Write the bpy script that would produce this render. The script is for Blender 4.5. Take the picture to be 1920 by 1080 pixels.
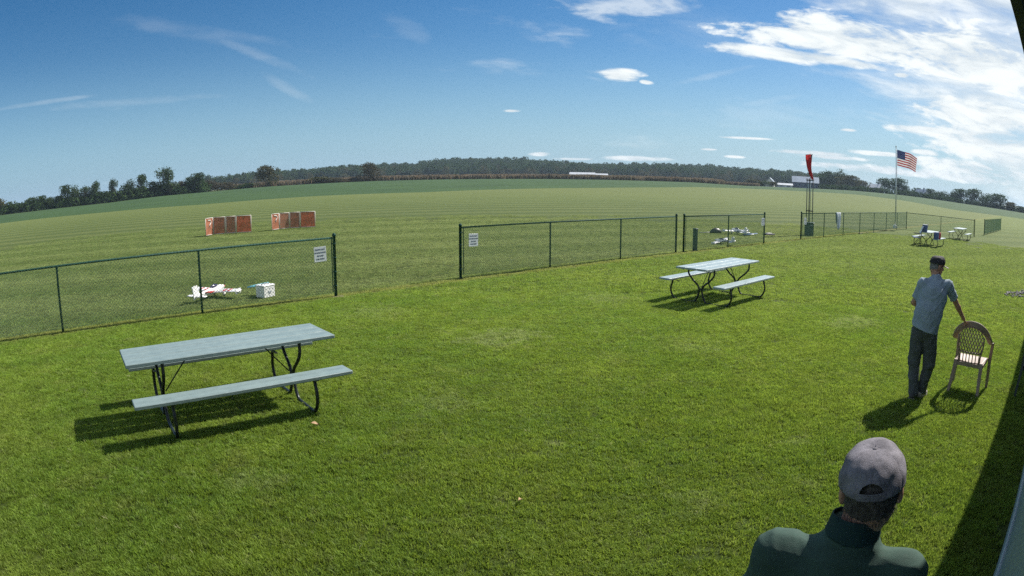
import bpy, math, random
import numpy as np
from mathutils import Vector, Matrix
R = math.radians
scene = bpy.context.scene
for o in list(bpy.data.objects): bpy.data.objects.remove(o)
rnd = random.Random(7)
nrng = np.random.default_rng(11)

# ------------------------------------------------------------------ camera (wide security-camera lens with barrel distortion)
CAM_H, CAM_PITCH, CAM_ROLL, LENS_F, LENS_K = 2.428, 0.16585, 0.00144, 1225.27, -0.0828
def cam_axes():
    f = np.array([0, math.cos(CAM_PITCH), -math.sin(CAM_PITCH)]); r = np.array([1., 0, 0]); u = np.cross(r, f)
    c, s = math.cos(CAM_ROLL), math.sin(CAM_ROLL)
    return c*r + s*u, -s*r + c*u, f
cr_, cu_, cf_ = cam_axes()
def theta_of(Rpx):
    th = Rpx/LENS_F
    for _ in range(30): th = th - (LENS_F*(th+LENS_K*th**3)-Rpx)/(LENS_F*(1+3*LENS_K*th*th))
    return th
def ray(px, py):
    dx, dy = px-960, 540-py; rr = math.hypot(dx, dy); th = theta_of(rr)
    return cr_*dx/rr*math.sin(th) + cu_*dy/rr*math.sin(th) + cf_*math.cos(th)
def azel(px, py):
    d = ray(px, py); return math.degrees(math.atan2(d[0], d[1])), math.degrees(math.asin(d[2]))
cd = bpy.data.cameras.new('camera'); cam = bpy.data.objects.new('camera', cd); scene.collection.objects.link(cam)
cam.matrix_world = Matrix(((cr_[0], cu_[0], -cf_[0], 0), (cr_[1], cu_[1], -cf_[1], 0), (cr_[2], cu_[2], -cf_[2], CAM_H), (0, 0, 0, 1)))
cd.type = 'PANO'; cd.panorama_type = 'FISHEYE_LENS_POLYNOMIAL'
cd.sensor_fit = 'HORIZONTAL'; cd.sensor_width = 36; cd.sensor_height = 20.25; cd.fisheye_fov = R(178)
cd.clip_start = .02; cd.clip_end = 8000
rr_ = np.linspace(1, 1180, 300); tt_ = np.array([theta_of(x) for x in rr_]); mm_ = rr_*36/1920
co_ = np.linalg.lstsq(np.stack([mm_, mm_**2, mm_**3, mm_**4], 1), tt_, rcond=None)[0]
cd.fisheye_polynomial_k0 = 0
cd.fisheye_polynomial_k1, cd.fisheye_polynomial_k2, cd.fisheye_polynomial_k3, cd.fisheye_polynomial_k4 = [-float(c) for c in co_]
scene.camera = cam

# ------------------------------------------------------------------ light, sky, exposure
SUN_AZ, SUN_EL = 55.5, 45.0
sd = bpy.data.lights.new('sun', 'SUN'); sd.energy = 5.0; sd.angle = R(.55); sd.color = (1, .955, .88)
sun = bpy.data.objects.new('sun', sd); scene.collection.objects.link(sun)
sv = Vector((math.sin(R(SUN_AZ))*math.cos(R(SUN_EL)), math.cos(R(SUN_AZ))*math.cos(R(SUN_EL)), math.sin(R(SUN_EL))))
sun.rotation_euler = sv.to_track_quat('Z', 'Y').to_euler(); sun.location = (20, 20, 30)
scene.view_settings.view_transform = 'Standard'; scene.view_settings.look = 'None'
scene.view_settings.exposure = 0.6; scene.view_settings.gamma = 1
scene.render.engine = 'CYCLES'; scene.cycles.use_denoising = False
scene.cycles.max_bounces = 6; scene.cycles.transparent_max_bounces = 6; scene.cycles.transmission_bounces = 3
scene.cycles.sample_clamp_indirect = 8

class NT:
    """small helper that writes node expressions"""
    def __init__(s, nt): s.nt = nt
    def n(s, t, **kw):
        nd = s.nt.nodes.new(t)
        for k, v in kw.items(): setattr(nd, k, v)
        return nd
    def put(s, sock, v):
        if hasattr(v, 'is_output') or isinstance(v, bpy.types.NodeSocket): s.nt.links.new(v, sock)
        elif v is not None: sock.default_value = v
    def m(s, op, a, b=0.0, c=None, clamp=False):
        nd = s.n('ShaderNodeMath', operation=op, use_clamp=clamp)
        s.put(nd.inputs[0], a); s.put(nd.inputs[1], b)
        if c is not None: s.put(nd.inputs[2], c)
        return nd.outputs[0]
    def vm(s, op, a, b=(0, 0, 0)):
        nd = s.n('ShaderNodeVectorMath', operation=op); s.put(nd.inputs[0], a); s.put(nd.inputs[1], b); return nd.outputs[0]
    def ss(s, x, a, b, lo=0.0, hi=1.0):
        nd = s.n('ShaderNodeMapRange', interpolation_type='SMOOTHSTEP')
        for i, v in enumerate((x, a, b, lo, hi)): s.put(nd.inputs[i], v)
        return nd.outputs[0]
    def noise(s, vec, scale, detail=3, rough=.55, dist=0., dims='3D'):
        nd = s.n('ShaderNodeTexNoise', noise_dimensions=dims); s.put(nd.inputs['Vector'], vec)
        nd.inputs['Scale'].default_value = scale; nd.inputs['Detail'].default_value = detail
        nd.inputs['Roughness'].default_value = rough; nd.inputs['Distortion'].default_value = dist
        return nd.outputs['Fac']
    def mix(s, f, a, b, mode='MIX'):
        nd = s.n('ShaderNodeMix', data_type='RGBA', blend_type=mode)
        s.put(nd.inputs[0], f); s.put(nd.inputs[6], c4(a)); s.put(nd.inputs[7], c4(b)); return nd.outputs[2]
    def comb(s, x, y, z):
        nd = s.n('ShaderNodeCombineXYZ'); s.put(nd.inputs[0], x); s.put(nd.inputs[1], y); s.put(nd.inputs[2], z); return nd.outputs[0]
    def sep(s, v):
        nd = s.n('ShaderNodeSeparateXYZ'); s.put(nd.inputs[0], v); return nd.outputs
def c4(c): return (*c, 1) if isinstance(c, (tuple, list)) and len(c) == 3 else c

world = bpy.data.worlds.new('World'); scene.world = world; world.use_nodes = True
wt = world.node_tree; wt.nodes.clear(); W = NT(wt)
sky = W.n('ShaderNodeTexSky', sky_type='NISHITA', sun_disc=False)
sky.sun_elevation = R(SUN_EL); sky.sun_rotation = R(SUN_AZ); sky.altitude = 250
sky.air_density = 1.0; sky.dust_density = 0.35; sky.ozone_density = 2.2
dirv = W.n('ShaderNodeTexCoord').outputs['Generated']
dx_, dy_, dz_ = W.sep(dirv)
AZ = W.m('MULTIPLY', W.m('ARCTAN2', dx_, dy_), 57.29578)
EL = W.m('MULTIPLY', W.m('ARCSINE', dz_), 57.29578)
# streaky noises in azimuth / elevation, stretched sideways
n_fine = W.noise(W.comb(W.m('MULTIPLY', AZ, .16), W.m('MULTIPLY', W.m('ADD', EL, W.m('MULTIPLY', AZ, .10)), .62), 3.1), 1.0, 7, .62, .35)
n_big = W.noise(W.comb(W.m('MULTIPLY', AZ, .055), W.m('MULTIPLY', W.m('ADD', EL, W.m('MULTIPLY', AZ, .12)), .23), 1.7), 1.0, 5, .55, .3)
n_puff = W.noise(W.comb(W.m('MULTIPLY', AZ, .8), W.m('MULTIPLY', EL, 1.9), 7.7), 1.0, 5, .6)
def blob(px, py, wa, we, slope=0., amp=.9, lo=-.15, hi=.85, dens=1., nz=None):
    a0, e0 = azel(px, py); nz = nz or n_fine
    da = W.m('SUBTRACT', AZ, a0); de = W.m('SUBTRACT', W.m('SUBTRACT', EL, e0), W.m('MULTIPLY', da, slope))
    da = W.m('ADD', da, W.m('MULTIPLY', W.m('SUBTRACT', n_puff, .5), wa*.9))
    q = W.m('ADD', W.m('POWER', W.m('ABSOLUTE', W.m('DIVIDE', da, wa)), 2.0), W.m('POWER', W.m('ABSOLUTE', W.m('DIVIDE', de, we)), 2.0))
    v = W.m('ADD', W.m('SUBTRACT', 1.0, q), W.m('MULTIPLY', W.m('SUBTRACT', nz, .5), amp*4.6))
    return W.ss(v, lo, hi, 0., dens)
masks = []
# large bright sheet of cloud at the upper right, continuing past the frame on the sun's side and, unseen, overhead to add fill light
edge = W.ss(W.m('ADD', AZ, W.m('MULTIPLY', EL, .75)), 33., 52.)
far_e = W.ss(AZ, 120., 80.)
body = W.m('MULTIPLY', W.m('MULTIPLY', edge, far_e), W.ss(EL, 62., 22.))
gap = W.m('ADD', W.m('MULTIPLY', W.m('SUBTRACT', n_big, .5), 2.2), W.m('MULTIPLY', W.m('SUBTRACT', n_fine, .5), .9))
masks.append(W.m('MULTIPLY', W.ss(W.m('ADD', W.m('SUBTRACT', body, .50), gap), -.25, .62), .88))
for b in [(1600, 75, 13, 2.3, -.06, .9), (1830, 110, 11, 3.6, -.1, .85), (1450, 100, 6.5, .75, -.09, .45), (1560, 112, 6., .55, -.10, .45), (1160, 140, 2.1, .62, -.03, .75),
          (1212, 154, .7, .22, -.1, .4), (1850, 215, 9, 2.0, -.06, .9), (1870, 270, 9, 2.2, -.05, .9),
          (1740, 245, 5, .45, 0, .6), (1590, 244, .9, .16, 0, .4), (1690, 141, 1., .3, 0, .5), (1400, 259, 2.6, .13, 0, .3),
          (1525, 287, 4.2, .26, 0, .4), (1560, 295, 4.2, .22, 0, .4), (1645, 288, 3., .24, 0, .35), (1735, 286, 1.6, .3, 0, .5), (1740, 299, 1.6, .34, 0, .5),
          (1012, 289, 1.1, .22, 0, .5), (1185, 297, 3.4, .26, 0, .7), (1080, 298, 2, .15, 0, .6), (1330, 280, 1., .12, 0, .4), (1378, 294, 1., .14, 0, .4),
          (1840, 320, 8, .9, -.02, 1.0), (1780, 330, 8, .5, 0, 1.), (1640, 318, 7, .45, 0, 1.), (1560, 310, 4, .3, 0, 1.), (960, 208, .8, .16, 0, .7)]:
    masks.append(blob(b[0], b[1], b[2], b[3], b[4], b[5]))
# faint wisps
for b in [(1180, 8, 6.5, 1.3, .06, 1.3, .9), (480, 100, 5., .55, -.42, .6, .25), (530, 160, 2.4, .55, -.55, .6, .22), (80, 192, 5.5, .22, .04, .5, .30), (250, 190, 8, .35, 0, .7, .16), (380, 62, 9, .8, -.2, .8, .14),
          (1340, 140, 3.5, .35, .25, .7, .32), (1440, 190, 4, .35, .22, .7, .22), (1360, 60, 9, 2.4, 0, .9, .18), (1480, 220, 10, 1.4, 0, 1., .2), (760, 48, 2, 1., -.5, .9, .12), (215, 342, 1.6, .2, 0, .5, .2)]:
    masks.append(blob(*b[:6], lo=-.5, hi=1.5, dens=b[6]*.6))
veil = W.m('MULTIPLY', W.m('MULTIPLY', W.ss(AZ, 2., 50.), W.ss(EL, 20., 0.)), W.m('MULTIPLY', n_big, .18))
masks.append(veil)
cm = masks[0]
for q in masks[1:]: cm = W.m('MAXIMUM', cm, q)
# behind the camera and above: unseen scattered cloud, thickened to lift the fill in the shadows
back = W.m('MULTIPLY', W.m('MAXIMUM', W.ss(W.m('ABSOLUTE', AZ), 70., 105.), W.ss(EL, 24., 36.)), W.ss(W.m('ADD', n_big, W.m('MULTIPLY', n_fine, .5)), .66, .88, 0., .75))
cm = W.m('MAXIMUM', cm, W.m('MULTIPLY', back, W.ss(EL, 2., 6.)))
cm = W.m('MULTIPLY', cm, W.ss(EL, -.5, .4))
ccol = W.mix(W.ss(n_fine, .38, .62), (4.9, 5.4, 5.7), (6.6, 6.9, 6.9))
skyc = W.n('ShaderNodeHueSaturation'); skyc.inputs['Saturation'].default_value = 1.40; skyc.inputs['Value'].default_value = .62
wt.links.new(sky.outputs[0], skyc.inputs['Color'])
bg = W.n('ShaderNodeBackground'); bg.inputs['Strength'].default_value = .1
hz = W.ss(EL, 13., -1.)
skyb = W.mix(W.m('MULTIPLY', hz, .8), skyc.outputs[0], W.mix(W.ss(AZ, -50., 60.), (1.55, 3.1, 4.5), (2.1, 3.6, 4.8)))
W.put(bg.inputs['Color'], W.mix(cm, skyb, ccol))
wo = W.n('ShaderNodeOutputWorld'); wt.links.new(bg.outputs[0], wo.inputs[0])

# ------------------------------------------------------------------ materials
def new_mat(name):
    m = bpy.data.materials.new(name); m.use_nodes = True; m.node_tree.nodes.clear(); N = NT(m.node_tree)
    out = N.n('ShaderNodeOutputMaterial'); return m, N, out
def mat(name, col, rough=.6, metal=0., var=.18, scale=8., bump=.0, bscale=60., spec=.5, sub=None, col2=None, streak=None, transl=0.):
    m, N, out = new_mat(name); b = N.n('ShaderNodeBsdfPrincipled')
    tc = N.n('ShaderNodeTexCoord').outputs['Object']
    vec = tc if streak is None else N.vm('MULTIPLY', tc, streak)
    f = N.noise(vec, scale, 5, .6); g = N.noise(tc, scale*6, 3, .6)
    f = N.m('ADD', N.m('MULTIPLY', f, .7), N.m('MULTIPLY', g, .3))
    c2 = col2 or tuple(c*(1-var*1.6) for c in col); c1 = tuple(min(1, c*(1+var*.6)) for c in col)
    c = N.mix(N.ss(f, .33, .67), c2, c1)
    N.put(b.inputs['Base Color'], c); N.put(b.inputs['Roughness'], N.ss(g, .2, .8, max(0, rough-.08), min(1, rough+.08)))
    b.inputs['Metallic'].default_value = metal; b.inputs['Specular IOR Level'].default_value = spec
    if bump:
        bn = N.n('ShaderNodeBump'); bn.inputs['Strength'].default_value = bump; bn.inputs['Distance'].default_value = .01
        N.put(bn.inputs['Height'], N.noise(vec, bscale, 4, .6)); m.node_tree.links.new(bn.outputs[0], b.inputs['Normal'])
    s = b.outputs[0]
    if transl:
        t = N.n('ShaderNodeBsdfTranslucent'); N.put(t.inputs[0], c); x = N.n('ShaderNodeMixShader'); x.inputs[0].default_value = transl
        m.node_tree.links.new(s, x.inputs[1]); m.node_tree.links.new(t.outputs[0], x.inputs[2]); s = x.outputs[0]
    m.node_tree.links.new(s, out.inputs[0]); return m

STRIPE = 18.0
def stripes(N, pos, ang, period, wob=.5):
    x, y, _ = N.sep(pos); a = R(ang)
    v = N.m('ADD', N.m('MULTIPLY', x, -math.sin(a)), N.m('MULTIPLY', y, math.cos(a)))
    v = N.m('ADD', v, N.m('MULTIPLY', N.noise(pos, .12, 3, .5), wob))
    return N.m('SINE', N.m('MULTIPLY', v, 2*math.pi/period))
def fence_side(N, pos):   # signed metres beyond the fence line
    x, y, _ = N.sep(pos)
    return N.m('ADD', N.m('ADD', N.m('MULTIPLY', x, -.656), N.m('MULTIPLY', y, .755)), -12.6)
def lawn_colour(N, pos, soil=0.):
    n1 = N.noise(pos, .35, 4, .6); n2 = N.noise(pos, 1.7, 4, .62); n3 = N.noise(pos, 7., 3, .6)
    base = N.mix(N.ss(n1, .35, .65), (.132, .220, .030), (.206, .272, .042))
    base = N.mix(N.ss(n2, .5, .72, 0., .55), base, (.25, .26, .075))
    base = N.mix(N.ss(n3, .55, .75, 0., .5), base, (.26, .25, .14))
    pv = N.ss(N.noise(pos, 2.4, 5, .7), .38, .62, .80, 1.2); base = N.mix(1., base, N.comb(pv, pv, pv), 'MULTIPLY')
    base = N.mix(N.ss(N.noise(pos, 16., 3, .6), .3, .5, .5, 0.), base, (.070, .125, .018))
    st = N.m('MULTIPLY', N.m('ADD', stripes(N, pos, 41, 1.5, .6), 1.0), .5)
    base = N.mix(N.m('MULTIPLY', st, .16), base, (.07, .15, .02))
    for (px, py, rr, st_) in ((925, 636, .55, .8), (980, 628, .4, .6), (1605, 603, .45, .9), (1570, 612, .35, .7), (1495, 835, .16, .7), (1520, 905, .14, .7), (700, 585, .6, .5), (1290, 650, .5, .4), (480, 905, .25, .5), (1040, 832, .10, .8), (1300, 940, .22, .5), (820, 760, .4, .4), (1130, 560, .7, .5)):
        d = ray(px, py); q = -CAM_H/d[2]; v = N.n('ShaderNodeVectorMath', operation='DISTANCE'); N.put(v.inputs[0], pos); v.inputs[1].default_value = (d[0]*q, d[1]*q, 0)
        f = N.m('ADD', N.m('SUBTRACT', 1., N.m('DIVIDE', v.outputs['Value'], rr*1.5)), N.m('MULTIPLY', N.m('SUBTRACT', N.noise(pos, 4.5, 4, .65), .5), 3.0))
        base = N.mix(N.ss(f, .1, .9, 0., st_*.75), base, (.34, .36, .18))
    side = fence_side(N, pos)
    s1 = N.m('MULTIPLY', N.m('ADD', stripes(N, pos, STRIPE, 4.6, .5), 1.0), .5)
    s2 = N.m('MULTIPLY', N.m('ADD', stripes(N, pos, STRIPE, 1.9, .35), 1.0), .5)
    sv = N.noise(pos, .05, 3, .6)
    field = N.mix(N.m('ADD', N.m('MULTIPLY', s1, N.ss(sv, .3, .6, .35, .7)), N.m('MULTIPLY', s2, .22)), (.100, .150, .045), (.225, .268, .104))
    field = N.mix(N.ss(n2, .5, .75, 0., .4), field, (.23, .24, .09))
    dist = N.n('ShaderNodeVectorMath', operation='LENGTH'); N.put(dist.inputs[0], pos); dist = dist.outputs['Value']
    field = N.mix(N.ss(dist, 60., 130., 0., .5), field, (.178, .205, .082))
    base = N.mix(N.ss(dist, 7., 34., 0., .7), base, field)
    out_c = N.mix(N.ss(side, -.7, 1.0), base, field)
    edge = N.m('ADD', N.m('ABSOLUTE', N.m('ADD', side, .0)), N.m('MULTIPLY', N.m('SUBTRACT', N.noise(pos, 3., 3, .6), .5), .3))
    return N.mix(N.ss(edge, .30, .12, 0., .6), out_c, (.30, .26, .09)), side, dist
def grass_mat():
    m, N, out = new_mat('grass_blades'); pos = N.n('ShaderNodeNewGeometry').outputs['Position']
    c, side, dist = lawn_colour(N, pos)
    at = N.n('ShaderNodeAttribute', attribute_name='tint').outputs['Fac']
    hgt = N.n('ShaderNodeAttribute', attribute_name='hgt').outputs['Fac']
    c = N.mix(N.ss(at, .35, 1., .0, .45), c, (.27, .37, .055)); c = N.mix(N.ss(at, .5, .05, 0., .42), c, (.045, .085, .010)); c = N.mix(N.ss(at, .94, .96, 0., .8), c, (.42, .40, .22))
    k = N.ss(dist, 3., 14., 1.22, 1.62); c = N.mix(1., c, N.comb(k, k, k), 'MULTIPLY')  # blades paler away from the camera: grazing-view brightness put into the colour
    c = N.mix(N.ss(hgt, 0., .8, .6, 0.), c, (.06, .065, .025))  # blade feet darkened: shade deep in the turf put into the colour
    b = N.n('ShaderNodeBsdfPrincipled'); N.put(b.inputs['Base Color'], c); b.inputs['Roughness'].default_value = .55
    b.inputs['Specular IOR Level'].default_value = .18
    t = N.n('ShaderNodeBsdfTranslucent'); N.put(t.inputs[0], N.mix(.45, c, N.mix(N.m('MAXIMUM', N.ss(side, -.7, 1.0), N.ss(dist, 7., 34., 0., .7)), (.30, .39, .035), (.34, .35, .15))))
    x = N.n('ShaderNodeMixShader'); x.inputs[0].default_value = .5
    m.node_tree.links.new(b.outputs[0], x.inputs[1]); m.node_tree.links.new(t.outputs[0], x.inputs[2]); m.node_tree.links.new(x.outputs[0], out.inputs[0])
    return m
def ground_mat():
    m, N, out = new_mat('mown_turf'); pos = N.n('ShaderNodeNewGeometry').outputs['Position']
    c, side, dist = lawn_colour(N, pos)
    fine = N.noise(pos, 30., 4, .7); mid = N.noise(pos, 5., 4, .65)
    c = N.mix(N.ss(fine, .3, .7, .35, 0.), c, (.02, .04, .01)); c = N.mix(N.ss(mid, .35, .65, .25, 0.), c, (.04, .07, .02))
    c = N.mix(N.ss(dist, 34., 45., .5, 0.), c, (.035, .05, .016))
    k = N.ss(dist, 38., 120., .70, .88); c = N.mix(1., c, N.comb(k, N.m('MULTIPLY', k, .97), N.m('MULTIPLY', k, .80)), 'MULTIPLY')
    b = N.n('ShaderNodeBsdfPrincipled'); N.put(b.inputs['Base Color'], c); b.inputs['Roughness'].default_value = .9; b.inputs['Specular IOR Level'].default_value = .15
    bn = N.n('ShaderNodeBump'); bn.inputs['Strength'].default_value = .9; bn.inputs['Distance'].default_value = .04
    N.put(bn.inputs['Height'], N.m('ADD', fine, N.m('MULTIPLY', mid, .7))); m.node_tree.links.new(bn.outputs[0], b.inputs['Normal'])
    m.node_tree.links.new(b.outputs[0], out.inputs[0]); return m
def zone_mat(name, a, b_, sc=.2, tall=(1, 1, 1)):
    m, N, out = new_mat(name); pos = N.n('ShaderNodeNewGeometry').outputs['Position']; pos = N.vm('MULTIPLY', pos, tall)
    f = N.m('ADD', N.m('MULTIPLY', N.noise(pos, sc, 4, .6), .6), N.m('MULTIPLY', N.noise(pos, sc*14, 4, .7), .4))
    b = N.n('ShaderNodeBsdfPrincipled'); N.put(b.inputs['Base Color'], N.mix(N.ss(f, .35, .65), a, b_)); b.inputs['Roughness'].default_value = .9
    b.inputs['Specular IOR Level'].default_value = .15
    bn = N.n('ShaderNodeBump'); bn.inputs['Strength'].default_value = .8; bn.inputs['Distance'].default_value = .2
    N.put(bn.inputs['Height'], N.noise(pos, 3., 4, .7)); m.node_tree.links.new(bn.outputs[0], b.inputs['Normal'])
    m.node_tree.links.new(b.outputs[0], out.inputs[0]); return m
def leaf_mat(name, a, b_, tr=.3):
    m, N, out = new_mat(name); oi = N.n('ShaderNodeObjectInfo').outputs['Random']
    at = N.n('ShaderNodeAttribute', attribute_name='tint').outputs['Fac']
    c = N.mix(at, a, b_); c = N.mix(N.m('MULTIPLY', oi, .5), c, tuple(x*.6 for x in b_))
    d = N.n('ShaderNodeBsdfDiffuse'); N.put(d.inputs[0], c); t = N.n('ShaderNodeBsdfTranslucent'); N.put(t.inputs[0], c)
    x = N.n('ShaderNodeMixShader'); x.inputs[0].default_value = tr
    m.node_tree.links.new(d.outputs[0], x.inputs[1]); m.node_tree.links.new(t.outputs[0], x.inputs[2]); m.node_tree.links.new(x.outputs[0], out.inputs[0])
    return m
M = dict(
    grass=grass_mat(), turf=ground_mat(),
    crop=zone_mat('green_crop', (.036, .070, .025), (.050, .092, .030), .05), far=zone_mat('far_fields', (.05, .09, .03), (.12, .11, .05), .02),
    hill=zone_mat('hill_floor', (.025, .035, .018), (.05, .055, .028), .05),
    corn=leaf_mat('dry_corn', (.36, .29, .20), (.22, .17, .11), .25),
    leaf_dark=leaf_mat('dark_leaves', (.032, .062, .024), (.066, .104, .036), .25),
    leaf_mid=leaf_mat('mid_leaves', (.040, .072, .026), (.075, .108, .038), .25),
    leaf_olive=leaf_mat('olive_leaves', (.070, .080, .034), (.120, .110, .050), .25),
    leaf_brown=leaf_mat('autumn_leaves', (.070, .072, .040), (.120, .098, .060), .25),
    bark=mat('bark', (.10, .085, .07), .9, bump=.4, bscale=12),
    green_metal=mat('green_coated_steel', (.006, .050, .040), .6, .0, .12, 6, .08, 80, .2),
    wire=mat('green_coated_wire', (.24, .34, .20), .45, 0, .1, 5, 0),
    plank=mat('painted_table_plank', (.200, .262, .258), .42, 0, .10, 1.6, .3, 30, .5, streak=(.4, 6, 6)),
    plank_glare=mat('glare_pale_plank', (.30, .37, .38), .40, 0, .10, 1.6, .3, 30, .5, streak=(.4, 6, 6)),  # paler copy of the plank: sun glare put into the colour
    frame=mat('dark_tube_frame', (.020, .026, .026), .38, .2, .2, 8, .05, 60),
    resin=mat('tan_resin', (.30, .215, .165), .48, 0, .08, 5, .05, 80, .5),
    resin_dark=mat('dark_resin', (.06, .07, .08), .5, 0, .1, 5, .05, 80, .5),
    skin=mat('skin', (.46, .25, .17), .5, 0, .12, 14, .15, 140, .4),
    skin2=mat('tanned_skin', (.42, .22, .14), .55, 0, .12, 14, .15, 140, .4),
    eye=mat('eyeball', (.75, .72, .68), .25, 0, .02, 20), hair_dark=mat('grey_brown_hair', (.14, .12, .105), .75, 0, .45, 60, .9, 260, .3),
    hair_grey=mat('grey_hair', (.30, .28, .26), .8, 0, .3, 50, .8, 220, .3),
    tee=mat('blue_grey_cotton', (.27, .325, .375), .85, 0, .08, 10, .25, 300, .2), trousers=mat('dark_cargo_cloth', (.092, .100, .105), .9, 0, .15, 12, .3, 260, .2),
    polo=mat('dark_green_knit', (.048, .088, .070), .85, 0, .12, 14, .35, 420, .25), polo_collar=mat('dark_collar_knit', (.018, .045, .045), .85, 0, .12, 14, .35, 420, .25),
    cap_grey=mat('heather_grey_twill', (.225, .210, .235), .85, 0, .30, 16, .5, 420, .25), cap_black=mat('dark_cap_twill', (.045, .042, .045), .8, 0, .3, 12, .3, 300, .25),
    cap_seam=mat('cap_seam_shade', (.12, .11, .14), .85, 0, .14, 22), cap_brown=mat('cap_brim_edge', (.30, .26, .22), .8, 0, .2, 12, .2, 300), shoe=mat('dark_shoe', (.05, .05, .05), .6, 0, .2, 12), shoe_pale=mat('pale_shoe', (.42, .38, .33), .7, 0, .15, 12), sole=mat('shoe_sole', (.3, .28, .26), .8),
    white_foam=mat('white_foam', (.82, .81, .80), .35, 0, .04, 8), red_trim=mat('red_trim', (.55, .05, .06), .35, 0, .1, 8), blue_trim=mat('slate_blue_trim', (.06, .11, .20), .35, 0, .1, 8), black_trim=mat('black_trim', (.02, .02, .025), .4),
    teal=mat('teal_foam', (.16, .45, .50), .4, 0, .1, 8), canopy=mat('smoked_canopy', (.05, .04, .09), .12, 0, .1, 4, spec=.7), rubber=mat('black_rubber', (.025, .025, .025), .8),
    orange=mat('orange_barrier_mesh', (.78, .40, .25), .6, 0, .15, 4, transl=.65), orange_thin=mat('faded_barrier_net', (.74, .40, .27), .6, 0, .15, 4, transl=.6), pvc=mat('white_pvc', (.60, .56, .50), .4, 0, .06, 6),
    sign_white=mat('sign_white', (.80, .80, .82), .35, 0, .05, 4), sign_ink=mat('sign_ink', (.03, .035, .10), .5, 0, .1, 4),
    sock=mat('red_windsock_cloth', (.52, .040, .045), .7, 0, .2, 5, .2, 40, .3, transl=.3), sock_dark=mat('shaded_sock_mouth', (.10, .12, .13), .7, 0, .2, 5, transl=.2),
    steel=mat('galvanised_steel', (.45, .46, .46), .4, .7, .12, 10), pole=mat('pale_flagpole', (.62, .63, .63), .35, .4, .08, 10), bin=mat('dark_green_bin', (.008, .050, .045), .5, 0, .2, 6),
    flag_red=mat('flag_red', (.42, .02, .035), .8, 0, .12, 6, transl=.3), flag_white=mat('flag_white', (.78, .78, .78), .8, 0, .06, 6, transl=.3), flag_blue=mat('flag_blue', (.025, .035, .16), .8, 0, .12, 6, transl=.2),
    towel=mat('white_towel', (.72, .75, .80), .95, 0, .12, 18, .5, 150), towel_blue=mat('slate_towel', (.12, .20, .26), .95, 0, .15, 18, .5, 150),
    siding=mat('pale_blue_siding', (.15, .215, .245), .5, .0, .08, 3, .1, 30), siding_trim=mat('white_trim', (.26, .34, .37), .45, 0, .06, 4), soffit=mat('dark_soffit', (.06, .06, .07), .7, 0, .15, 6),
    roof=mat('grey_roof_steel', (.22, .27, .34), .45, .2, .15, .4), roof_white=mat('white_roof', (.52, .54, .57), .45, 0, .1, .3), barn_wall=mat('dark_barn_wall', (.055, .07, .12), .8, 0, .3, .6), house_wall=mat('cream_house_wall', (.62, .60, .56), .8, 0, .12, .6), glass=mat('dark_window_glass', (.02, .03, .04), .1, 0, .1, 2, spec=.8),
    bag_blue=mat('blue_cooler_fabric', (.07, .11, .24), .7, 0, .15, 12, .2, 90), bag_grey=mat('grey_bag_fabric', (.30, .33, .36), .75, 0, .15, 12, .2, 90), red_cloth=mat('red_jacket_cloth', (.42, .05, .06), .85, 0, .2, 10, .3, 60),
    stone=mat('pale_stone', (.26, .235, .225), .85, 0, .3, 20, .4, 60), dirt=mat('bare_dirt', (.17, .135, .10), .95, 0, .3, 6, .5, 30), dry_leaf=mat('dry_leaf', (.42, .27, .15), .8, 0, .2, 30),
)

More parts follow.
